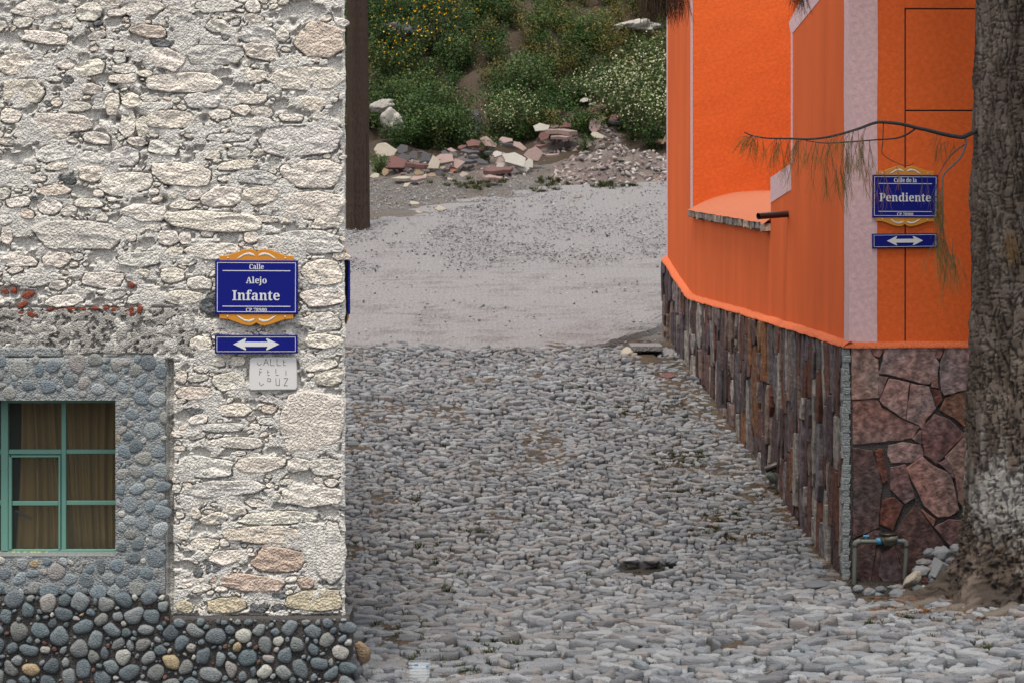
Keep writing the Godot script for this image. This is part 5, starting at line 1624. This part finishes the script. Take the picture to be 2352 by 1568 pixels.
		if k[4] == "orange":
			var bm := MB.new()
			bm.box(Vector3(-0.62, -0.62, -0.7), Vector3(0.62, 0.62, 0.7), Color.WHITE, 0.06)
			for v in bm.v.size(): bm.v[v] += Vector3.ONE * 0.06 * nz.get_noise_3d(bm.v[v].x * 90.0, bm.v[v].y * 90.0, bm.v[v].z * 90.0)
			o.mesh = bm.build(false)
			o.transform = Transform3D(Basis(Vector3.BACK, -0.5) * Basis(Vector3.UP, 0.35) * Basis.from_scale(Vector3.ONE * 0.125), o.position)
			var st := MB.new()
			for s in 26:
				var p := Vector2(rf(-0.3, 0.05), rf(-0.32, 0.2))
				if Vector2(p.x + 0.12, p.y + 0.05).length() > 0.27: continue
				st.hull(PackedVector2Array([p, p + Vector2(rf(0.06, 0.14), rf(-0.03, 0.03)), p + Vector2(rf(0.05, 0.12), rf(0.06, 0.12)), p + Vector2(rf(-0.03, 0.02), rf(0.05, 0.12))]), Transform3D(), 0.68, 0.705 + s * 0.0008)
			part("rust_stain", st.build(false), M.rock_rust, o, "stuff")
	# larger stones at the foot of the lane wall, round the sunken hole and at the house corner
	for k in [[1845,1333,1918,1356,"dark",0],[1838,1352,1875,1368,"blue",4],[1825,1362,1868,1378,"grey",0],[1888,1353,1932,1376,"warm",8],[1880,1290,1896,1302,"pale",4],[1842,1240,1870,1258,"grey",4],[1900,1330,1918,1342,"pale",0],[1741,1150,1762,1162,"pale",12]]:
		rock("loose_stone", "cobble lying loose at the foot of the lane wall", "stone", k[0], k[1], k[2], k[3], -on_land((k[0] + k[2]) * 0.5, k[3] - 2.0).z, M["cobble_" + k[4]], k[5], "loose stones along the lane wall", 0.9)
	for k in [[1398,1278,1422,1305,"pale",2],[1432,1277,1470,1297,"pale",1],[1478,1278,1516,1296,"warm",8],[1520,1276,1540,1300,"grey",4],[1530,1281,1562,1300,"dark",0],[1375,1270,1400,1286,"pale",6]]:
		rock("edge_stone", "larger pale stone edging the sunken hole in the cobbles", "stone", k[0], k[1], k[2], k[3], -on_land((k[0] + k[2]) * 0.5, k[3]).z, M["cobble_" + k[4]], k[5], "stones round the hole in the lane", 0.8)
	for k in [[812,1468,852,1524,"rock_tan","tan angular rock against the corner of the pebble plinth",6],[796,1508,832,1560,"cobble_grey","grey rounded rock at the corner of the pebble plinth",0],[845,1540,905,1600,"cobble_blue","bluish rounded rock lying before the pebble plinth",4],[905,1548,945,1600,"cobble_pale","pale rock lying next to the plastic cup",0],[800,1556,850,1620,"cobble_dark","dark rock under the corner of the pebble plinth",8]]:
		var dist := 20.35 if k[0] < 840 else 20.9
		rock("corner_rock", k[5], "rock", k[0], k[1], k[2], k[3], dist + 0.35, M[k[4]], k[6], "", 0.8)
	var sl := on_land(1532, 873)
	var maroon := thing("slate_piece", "flat maroon slate lying loose on the upper cobbles", "slate", sl + Vector3(0, 0.05, 0))
	var mo := part("slab", slab_mesh(5), M.rock_maroon, maroon)
	mo.transform = Transform3D(Basis(Vector3.RIGHT, 0.25) * Basis.from_scale(Vector3(0.17, 0.1, 0.2)), Vector3.ZERO)
	# crumpled clear cup with blue print
	var cp := P(963, 1580, 20.75)
	var cup := thing("plastic_cup", "clear ribbed plastic cup with blue marks dropped beside the stone house", "cup", Vector3(cp.x, 0.0, -20.75))
	var cm := MB.new()
	var ch := P(963, 1518, 20.75).y
	cm.grid(28, 24, func(a: int, b: int) -> Array:
		var th := TAU * (a % 28) / 28.0; var v := b / 24.0
		var r := lerpf(0.075, 0.082, v) + 0.003 * sin(v * 44.0)
		return [Vector3(cos(th) * r, v * ch, sin(th) * r * 0.8), Color.WHITE, Vector2.ZERO])
	part("wall", cm.build(), M.clear_plastic, cup)
	for k in [[-0.035, 0.93, 0.028], [0.05, 0.86, 0.022]]:
		var mb := MB.new()
		mb.box(Vector3(k[0], ch * k[1] - 0.012, 0.066), Vector3(k[0] + k[2], ch * k[1], 0.07))
		part("blue_print", mb.build(false), M.blue_plastic, cup)
	# bottle thrown by the rubble
	var bt := on_land(1503, 398)
	var bottle := thing("plastic_bottle", "white plastic bottle with a blue cap lying by the rubble", "bottle", bt + Vector3(0, 0.05, 0.1))
	var bd := Vector3(0.42, 0.62, -0.2).normalized()
	for k in [["body", [Vector3.ZERO, bd * 0.02, bd * 0.2, bd * 0.26, bd * 0.29], [0.05, 0.062, 0.062, 0.05, 0.025], M.white_plastic], ["cap", [bd * -0.035 + Vector3(0.1, 0, 0), bd * 0.02 + Vector3(0.1, 0, 0)], [0.035, 0.035], M.blue_plastic]]:
		var mb := MB.new()
		mb.tube(k[1], k[2], 14)
		part(k[0], mb.build(), k[3], bottle)
	weeds()

func blade_tuft(sd: int, n: int, tall: float, spread: float, cols: Array) -> ArrayMesh:
	var r := RandomNumberGenerator.new()
	r.seed = sd
	var mb := MB.new()
	for k in n:
		var a := r.randf() * TAU
		var b := Vector3(cos(a), 0, sin(a)) * r.randf() * spread
		var l := tall * r.randf_range(0.4, 1.0)
		var e := b + Vector3(cos(a) * l * r.randf_range(0.2, 1.0), l, sin(a) * l * r.randf_range(0.2, 1.0))
		var w := Vector3(-sin(a), 0, cos(a)) * 0.0035
		var c: Color = cols[r.randi() % cols.size()]
		var i0 := mb.vert(b - w, c); var i1 := mb.vert(b + w, c); var m := b.lerp(e, 0.55) + Vector3(0, l * 0.12, 0)
		var i2 := mb.vert(m + w * 0.8, c); var i3 := mb.vert(m - w * 0.8, c); var i4 := mb.vert(e, c)
		mb.quad(i0, i3, i2, i1)
		mb.tri(i3, i4, i2)
	return mb.build(false)

func weeds() -> void:
	rng.seed = 91
	var green := [Color(0.02, 0.032, 0.008), Color(0.03, 0.042, 0.011), Color(0.055, 0.05, 0.018)]
	var brown := [Color(0.07, 0.045, 0.022), Color(0.09, 0.055, 0.028), Color(0.05, 0.043, 0.015)]
	var meshes := [blade_tuft(1, 34, 0.055, 0.05, green), blade_tuft(2, 40, 0.04, 0.07, brown + green), blade_tuft(3, 44, 0.03, 0.09, brown)]
	var list := [[], [], []]
	var put := func(x: float, y: float, kind: int, s := 1.0) -> void:
		var p := on_land_fast(x, y)
		list[kind].append([Transform3D(Basis(Vector3.UP, rf(0, TAU)) * Basis.from_scale(Vector3.ONE * s * rf(0.6, 1.2)), p + Vector3(0, 0.015, 0)), 0.0])
	for k in [[1455,935,130,22,70],[1560,1055,70,25,90],[1590,1130,60,20,30],[1660,1190,60,25,30],[1720,1240,60,12,22],[1610,1220,40,6,16],[1770,1140,60,12,20]]:
		for n in k[4]: put.call(k[0] + rf(-1, 1) * k[2], k[1] + rng.randfn() * k[3] * 0.5, [1, 2, 2, 0][rng.randi() % 4], 0.8)
	for k in [[1062,1500,90,20],[900,1405,40,10],[985,1275,60,16],[960,1165,20,6],[1080,1215,40,10],[1325,1310,40,4],[1040,1350,40,6],[905,1440,80,20],[1000,1530,60,24],[1130,1545,80,26],[1440,1510,60,10],[1150,1480,60,12],[1330,880,10,3],[1014,1007,6,4],[1220,1190,30,4]]:
		for n in k[3]: put.call(k[0] + rf(-1, 1) * k[2], k[1] + rng.randfn() * 14.0, rng.randi() % 2, 0.9)
	for n in 340: put.call(rf(800, 2340), rf(880, 1560), rng.randi() % 3, rf(0.35, 0.7))
	for n in 46: put.call(2030 + rf(0, 300), 1405 + rf(-12, 26), 2, 1.0)
	for k in [[2010,1440,10],[2125,1475,14],[2240,1480,14],[2270,1500,10],[2090,1425,6]]:
		for n in k[2]: put.call(k[0] + rf(-14, 14), k[1] + rf(-5, 5), 0, 0.9)
	# the lot beyond
	for k in [[1290,420,60,12,26],[1390,432,34,5,34],[1450,431,20,3,14],[1260,440,40,6,10],[1060,425,60,14,20],[1110,432,40,8,12],[1370,360,20,6,10],[1395,385,14,4,12],[1140,420,30,6,10]]:
		for n in k[4]: put.call(k[0] + rng.randfn() * k[2] * 0.5, k[1] + rng.randfn() * k[3] * 0.5, 0, 1.5)
	scatter("weeds", list, meshes, M.leaf, func(_r): return Color.WHITE, "low weeds and moss growing between the cobbles and over the lot", "weeds")
	# fallen needles under the tree
	var litter := MB.new()
	for k in 1500:
		var x := rf(2000, 2352); var p := on_land_fast(x, 1404.0 + rng.randfn() * 13.0)
		var a := rf(0, TAU); var l := rf(0.03, 0.09)
		litter.tube([p + Vector3(0, 0.012 + rf(0, 0.02), 0), p + Vector3(cos(a) * l, 0.012 + rf(0, 0.02), sin(a) * l)], [0.0022], 3, tint(Color(0.2, 0.1, 0.05), 0.4, 0.1), false)
	for k in 500:
		var x := rf(1560, 1950)
		var t := (x - 1560.0) / 390.0
		var p := on_land_fast(x, lerpf(900.0, 1345.0, t) + rf(-6, 26))
		var a := rf(0, TAU); var l := rf(0.03, 0.08)
		litter.tube([p + Vector3(0, 0.03, 0), p + Vector3(cos(a) * l, 0.03, sin(a) * l)], [0.0022], 3, tint(Color(0.17, 0.09, 0.05), 0.4, 0.1), false)
	var o := thing("needle_litter", "brown fallen casuarina needles on the earth under the tree", "leaf litter")
	o.set_meta("kind", "stuff")
	part("litter", litter.build(), M.needle, o, "stuff")

# ---------------------------------------------------------------- hillside
func leaf(mb: MB, at: Vector3, dir: Vector3, size: float, c: Color, wide := 0.36) -> void:
	var side := dir.cross(Vector3(rf(-1, 1), rf(-1, 1), rf(-1, 1))).normalized() * size * wide
	var a := mb.vert(at, c); var b := mb.vert(at + dir * size * 0.45 + side, c); var d := mb.vert(at + dir * size, c); var e := mb.vert(at + dir * size * 0.45 - side, c)
	mb.quad(a, b, d, e)

# one shrub: stems that fan out, leaves along them, flowers near their ends
func shrub(sd: int, tall: float, wide: float, stems: int, leaves: int, greens: Array, bloom: int, petals: Array, psize: float) -> Array:
	rng.seed = sd
	var st := MB.new(); var lf := MB.new(); var fl := MB.new()
	for s in stems:
		var a := rf(0, TAU); var out := sqrt(rng.randf()) * wide
		var h := tall * rf(0.55, 1.0) * (1.0 - 0.3 * out / wide)
		var base := Vector3(rf(-0.1, 0.1), -0.05, rf(-0.1, 0.1)) * wide
		var tip := Vector3(cos(a) * out, h, sin(a) * out)
		var mid := base.lerp(tip, 0.5) + Vector3(cos(a), 0.3, sin(a)) * -0.05
		var path := smooth_path([base, mid, tip], 4)
		st.tube(path, taper(9, 0.009, 0.003), 4, Color(0.09, 0.08, 0.045), false)
		for k in leaves:
			var f := pow(rng.randf(), 0.65) * 7.99
			var p: Vector3 = path[int(f)].lerp(path[int(f) + 1], fmod(f, 1.0)) + Vector3(rng.randfn(), rng.randfn(), rng.randfn()) * 0.055
			var d := Vector3(rf(-1, 1), rf(-0.6, 0.7), rf(-1, 1)).normalized()
			leaf(lf, p, d, rf(0.022, 0.06), tint(greens[rng.randi() % greens.size()], 0.3, 0.1))
		for k in bloom:
			var p: Vector3 = tip + Vector3(rng.randfn() * 0.09, rng.randfn() * 0.1 - 0.04, rng.randfn() * 0.09)
			var n := Vector3(rf(-0.6, 0.6), rf(0.1, 1), rf(0.0, 1)).normalized()
			var c := tint(petals[rng.randi() % petals.size()], 0.2)
			for j in 5:
				var q := n.cross(Vector3(cos(j * 1.256 + k), sin(j * 1.256 + k), 0.3)).normalized()
				leaf(fl, p, (q + n * 0.25).normalized(), psize * rf(0.7, 1.1), c, 0.42)
	return [st.build(false), lf.build(false), fl.build(false) if fl.v.size() else null]

func plant(called: String, label: String, category: String, kind: Array, at: Vector3, s: float, group: String) -> void:
	var o := thing(called, label, category, at, group)
	o.transform = Transform3D(Basis(Vector3.UP, rf(0, TAU)) * s, at)
	part("stems", kind[0], M.bark, o)
	part("foliage", kind[1], M.leaf, o)
	if kind[2]: part("blossoms", kind[2], M.petal, o)

func hillside() -> void:
	var dark := [Color(0.025, 0.05, 0.014), Color(0.035, 0.07, 0.018), Color(0.05, 0.085, 0.02), Color(0.02, 0.04, 0.014)]
	var mid := [Color(0.05, 0.085, 0.025), Color(0.065, 0.1, 0.03), Color(0.04, 0.065, 0.022), Color(0.085, 0.1, 0.04)]
	var ochre := [Color(0.07, 0.075, 0.02), Color(0.1, 0.085, 0.025), Color(0.05, 0.07, 0.02), Color(0.13, 0.09, 0.03)]
	var gold := [Color(0.75, 0.4, 0.01), Color(0.7, 0.33, 0.01), Color(0.6, 0.36, 0.02)]
	var cream := [Color(0.5, 0.5, 0.3), Color(0.42, 0.44, 0.24), Color(0.55, 0.53, 0.38)]
	var bushes := [shrub(11, 0.75, 0.5, 28, 58, dark, 0, [], 0), shrub(12, 0.9, 0.45, 28, 58, mid, 0, [], 0), shrub(13, 0.55, 0.55, 28, 54, mid, 0, [], 0)]
	var yellows := [shrub(21, 1.2, 0.55, 30, 60, dark, 2, gold, 0.024), shrub(22, 1.0, 0.6, 28, 60, dark, 1, gold, 0.024)]
	var pales := [shrub(31, 1.25, 0.65, 36, 44, mid, 7, cream, 0.022), shrub(32, 0.75, 0.5, 26, 36, mid, 3, cream, 0.02)]
	var dry := [shrub(41, 0.8, 0.5, 26, 40, ochre, 0, [], 0), shrub(42, 0.7, 0.5, 24, 36, ochre, 1, [Color(0.5, 0.25, 0.03)], 0.03)]
	rng.seed = 61
	var used := []
	for k in [[1010,135,0,1.25],[1040,80,0,1.1],[980,60,1,1.1],[905,190,1,1.2],[880,205,0,1.0],[870,115,1,1.0],[935,160,0,1.0],[1065,150,1,1.0],[900,60,0,1.0],[1130,55,1,0.9],[950,215,1,0.85]]:
		plant("flowering_shrub", "dark leafy shrub with golden flowers on the hillside", "shrub", yellows[k[2]], on_land(k[0], k[1]), k[3], "golden flowering shrubs on the hillside")
	for k in [[1455,315,0,1.35],[1500,265,0,1.3],[1405,280,0,1.1],[1515,330,0,1.1],[1480,180,1,1.1],[1440,240,1,1.2]]:
		plant("blossom_shrub", "shrub covered in pale cream blossom beside the orange house", "shrub", pales[k[2]], on_land(k[0], k[1]), k[3], "pale blossoming shrubs by the orange house")
	for k in [[1175,322,1,1.25],[1215,318,1,1.1],[1135,318,1,1.0],[1262,175,1,0.9],[1330,235,1,0.8],[1185,285,1,1.0]]:
		plant("blossom_shrub", "low shrub with small pale blossoms behind the rubble slabs", "shrub", pales[k[2]], on_land(k[0], k[1]), k[3], "low pale blossoming shrubs behind the rubble")
	for k in [[960,330,0,1.2],[1010,338,1,1.1],[1060,335,0,1.15],[920,300,2,1.2],[985,290,0,1.2],[1045,285,1,1.1],[1250,290,0,1.2],[1345,345,0,0.5],[1160,240,0,1.3],[1210,235,1,1.3],[870,395,2,0.7],[1115,375,1,0.7],[1500,340,0,0.9],[1245,225,0,1.2]]:
		plant("green_shrub", "bushy green shrub on the slope behind the rubble slabs", "shrub", bushes[k[2]], on_land(k[0], k[1]), k[3], "green shrubs on the hillside")
	# the mass of weeds that covers the rest of the slope; the worn gully stays bare
	var kinds := [bushes[0], bushes[1], bushes[2], dry[0], dry[1]]
	var list := [[], [], [], [], []]
	for n in 480:
		var y := rf(-130, 345); var x := rf(430, 1640)
		if absf(x - (1095.0 + (y - 150.0) * 0.02)) < 26.0 + 0.04 * y and y > 95.0 and y < 300.0: continue
		if y > 300.0 and x > 1380.0 and x < 1500.0: continue
		if y > 318.0 and x > 1200.0: continue
		var p := on_land_fast(x, y)
		var w := nz.get_noise_2d(x * 0.22, y * 0.3)
		var k := 0
		if (x > 1140.0 and y < 190.0) or rng.randf() < 0.18: k = 3 + rng.randi() % 2 if rng.randf() < 0.6 else rng.randi() % 3
		else: k = 0 if w < 0.0 else rng.randi() % 3
		list[k].append([Transform3D(Basis(Vector3.UP, rf(0, TAU)) * Basis.from_scale(Vector3.ONE * rf(0.6, 1.1)), p), rng.randf()])
	var meshes := []
	for k in kinds: meshes.append(k[1])
	scatter("undergrowth", list, meshes, M.leaf, func(r): return Color.WHITE * (0.75 + 0.5 * r), "dense green and ochre undergrowth covering the hillside", "undergrowth")
	# boulders
	for k in [[852,222,902,262,"rock_limestone","pale weathered boulder behind the utility pole, upper of two",14],[866,242,932,312,"rock_limestone","large pale craggy boulder behind the utility pole",15],[850,10,935,42,"rock_tan","brown rock ledge showing through the shrubs behind the pole",14],[856,50,1000,100,"rock_grey","long dark rock ledge under golden flowering shrubs",15],[1395,42,1520,82,"rock_limestone","broad pale rock outcrop high on the slope",15],[1480,318,1536,334,"rock_tan","tan rock beside the corner of the orange house",0],[1352,236,1368,246,"rock_cream","small cream rock on the slope",0],[1205,172,1218,182,"rock_cream","small cream rock in the undergrowth",4],[1082,255,1105,318,"rock_grey","grey lichened boulder among the shrubs below the gully",8]]:
		var d := -on_land((k[0] + k[2]) * 0.5, k[3] - 3.0).z - (1.3 if k[3] == 312 or k[3] == 262 else 0.0)
		rock("boulder", k[5], "boulder", k[0], k[1], k[2], k[3], d, M[k[4]], k[6], "", 0.7)
	rubble()

func rubble() -> void:
	rng.seed = 71
	var kinds := []
	for k in 9: kinds.append(slab_mesh(300 + k))
	rng.seed = 72
	# earth banks that carry the slabs
	var b0 := on_land(1060, 400)
	var heap := [[215,940,360,1035,"cream"],[355,950,440,1005,"grey"],[360,1000,450,1065,"grey"],[220,1015,440,1120,"maroon"],[430,1065,590,1105,"maroon"],[440,990,500,1050,"grey"],[490,995,590,1060,"grey"],[540,1025,650,1110,"cream"],[590,1000,740,1095,"pink"],[640,1070,680,1105,"cream"],[715,1030,800,1110,"pink"],[760,945,820,975,"maroon"],[820,905,910,970,"maroon"],[905,900,1020,960,"pink"],[1030,890,1120,940,"pink"],[650,980,700,1010,"grey"],[690,965,760,1000,"pink"],[700,990,760,1030,"grey"],[780,980,900,1000,"grey"],[830,1015,900,1040,"grey"],[990,985,1050,1030,"limestone"],[1040,1000,1110,1030,"pink"],[1120,930,1210,985,"pink"],[1030,930,1130,960,"grey"],[990,1030,1080,1070,"pink"],[1000,1060,1080,1100,"limestone"],[1050,1000,1210,1100,"limestone"],[1200,970,1315,1060,"pink"],[1140,1070,1230,1130,"limestone"],[1200,1040,1255,1110,"limestone"],[920,1095,1120,1135,"maroon"],[1320,1005,1430,1022,"pink"],[870,960,940,985,"maroon"],[560,1040,640,1070,"grey"],[760,1040,880,1070,"grey"],[880,1040,960,1075,"grey"],[500,1060,560,1090,"grey"],[1250,945,1330,970,"maroon"],[930,985,990,1010,"grey"],[470,985,540,1005,"grey"],
		[920,1145,1050,1190,"pink"],[340,1155,460,1180,"cream"],[190,1130,250,1170,"cream"],[440,1155,560,1180,"pink"],[560,1130,620,1160,"tan"],[610,1115,690,1150,"grey"],[710,1095,760,1125,"rust"],[770,1120,830,1155,"cream"],[265,1100,310,1150,"tan"],[470,1110,540,1145,"tan"],
		[1370,715,1440,760,"maroon"],[1600,700,1680,760,"maroon"],[1560,640,1620,670,"limestone"],[1640,680,1760,710,"pink"],[1700,630,1790,655,"grey"],[1750,620,1800,650,"limestone"],[1260,805,1360,865,"limestone"],[1330,840,1530,885,"pink"],[1360,810,1420,840,"pink"],[1420,795,1510,840,"maroon"],[1290,865,1360,920,"maroon"],[1370,880,1500,910,"pink"],[1620,780,1700,870,"pink"],[1630,865,1720,910,"cream"],[1670,750,1730,800,"tan"],[1740,740,1840,790,"maroon"],[1745,785,1830,815,"grey"],
		[1720,985,1800,1020,"limestone"],[1745,1030,1820,1065,"grey"],[1595,915,1640,965,"cream"],[1730,1080,1860,1105,"cream"],[1500,1090,1550,1125,"pink"],[1380,1105,1420,1135,"limestone"],[1800,1120,1860,1155,"maroon"],[2040,1160,2072,1200,"tan"],[1510,1283,1565,1306,"tan"],[610,1340,680,1385,"cream"],[445,1312,510,1342,"cream"],[480,1372,530,1395,"cream"],[400,1190,450,1225,"cream"],[690,1160,730,1185,"cream"],[1220,1292,1255,1315,"cream"],[1100,1320,1135,1338,"cream"],[1965,1045,2000,1075,"rust"],[2095,880,2118,950,"tan"]]
	var names := {"cream": "cream", "grey": "dark grey", "maroon": "maroon", "pink": "pinkish", "limestone": "whitish", "tan": "tan", "rust": "rust red"}
	for s in heap:
		var x0: float = 784.0 + s[0] * 0.3516; var x1: float = 784.0 + s[2] * 0.3516
		var y0: float = s[1] * 0.3516; var y1: float = s[3] * 0.3516
		var cx := (x0 + x1) * 0.5
		var where := "on the heap at the foot of the slope"
		var d := 0.0
		if s[3] > 1125 or s[0] > 1480 and s[1] > 900:
			d = -on_land_fast(cx, y1).z; where = "lying on the dirt before the rubble heap"
			if s[0] > 1480 and s[1] > 900 and s[3] < 1160: d -= 0.25; where = "on the gravelly debris mound"
		elif s[0] >= 1250 and s[1] < 920:
			d = -on_land_fast(cx, minf(y1 + 10.0, 330.0)).z - 0.35; where = "in the upper heap under the pale shrubs"
		else:
			d = -on_land_fast(cx, 395.0).z + (1125.0 - s[3]) / 230.0 * 1.1
		var a := P(x0, y1, d); var b := P(x1, y0, d)
		var w := b.x - a.x; var h := b.y - a.y
		var lab: String = ["%s broken stone slab %s" % [names[s[4]], where], "%s rock piece %s" % [names[s[4]], where]][int(w < 0.22)]
		var o := MeshInstance3D.new()
		o.name = numbered("rubble_stone")
		o.mesh = kinds[rng.randi() % 9]
		o.material_override = M["rock_" + s[4]]
		add_child(o)
		tag(o, lab, "stone slab" if w >= 0.22 else "rock", "broken slabs and rocks of the rubble heaps")
		if h < 0.42 * w:
			o.transform = Transform3D(Basis(Vector3.BACK, rf(-0.1, 0.1)) * Basis(Vector3.RIGHT, rf(0.05, 0.3)) * Basis(Vector3.UP, rf(-0.5, 0.5)) * Basis.from_scale(Vector3(w * 1.02, h * 3.6, w * 0.8)), (a + b) * 0.5)
		else:
			o.transform = Transform3D(Basis(Vector3.BACK, rf(-0.5, 0.3)) * Basis(Vector3.RIGHT, rf(0.7, 1.2)) * Basis.from_scale(Vector3(w * 1.0, minf(w, h) * 0.9, h * 1.25)), (a + b) * 0.5)
	# the earth and crumbled stone between the slabs
	for m in [["rubble_bank", "low bank of crumbled earth under the slab heap", 860.0, 1250.0, 392.0, 0.08, 1.5], ["debris_mound", "gravelly mound of demolition debris beside the orange house", 1270.0, 1590.0, 398.0, 0.4, 1.9], ["upper_bank", "earth bank carrying the upper heap of slabs", 1230.0, 1440.0, 318.0, 0.15, 1.2]]:
		var c := on_land((m[2] + m[3]) * 0.5, m[4])
		c.z -= 0.6
		var half: float = (m[3] - m[2]) * 0.5 / F * -c.z
		var mb := MB.new()
		mb.grid(46, 22, func(i: int, j: int) -> Array:
			var u := i / 23.0 - 1.0; var v := j / 11.0 - 1.0
			var x: float = c.x + u * half * 1.1; var d: float = -c.z + v * m[6]
			var f := clampf(1.0 - u * u, 0, 1) * clampf(1.0 - v * v, 0, 1)
			var y: float = land(x, d) - 0.09 + m[5] * f * (1.0 + 0.7 * nz.get_noise_2d(x * 50.0, d * 50.0)) + 0.05 * nz.get_noise_2d(x * 200.0, d * 200.0)
			return [Vector3(x, y, -d), Color(0.17, 0.13, 0.12).lerp(Color(0.25, 0.2, 0.185), clampf(0.5 + nz.get_noise_2d(x * 120.0, d * 120.0), 0, 1)), Vector2.ZERO])
		var root := thing(m[0], m[1], "mound")
		root.set_meta("kind", "structure")
		part("earth", mb.build(), M.dirt, root)
		var list := [[], []]
		for k in (1800 if m[0] == "debris_mound" else 320):
			var u := rf(-0.95, 0.95); var v := rf(-1, 0.5)
			var x: float = c.x + u * half; var d: float = -c.z + v * m[6]
			var y: float = land(x, d) - 0.07 + m[5] * clampf(1.0 - u * u, 0, 1) * clampf(1.0 - v * v, 0, 1) * (1.0 + 0.7 * nz.get_noise_2d(x * 50.0, d * 50.0))
			var s := 0.01 + 0.06 * pow(rng.randf(), 3.5)
			list[rng.randi() % 2].append([Transform3D(Basis(Vector3(rf(-1, 1), rf(-1, 1), rf(-1, 1)).normalized(), rf(0, TAU)) * Basis.from_scale(Vector3(1.2, 0.6, 0.9) * s), Vector3(x, y + s * 0.3, -d)), rng.randf()])
		scatter("rubble", list, [rock_mesh(7, 7, 0.2, 8, 6), rock_mesh(9, 6, 0.2, 8, 6)], M.cobble, func(r): return [Color(0.4, 0.35, 0.33), Color(0.28, 0.2, 0.19), Color(0.5, 0.46, 0.42), Color(0.16, 0.14, 0.145), Color(0.33, 0.26, 0.24), Color(0.25, 0.22, 0.215)][int(r * 5.99)], "", "", root)
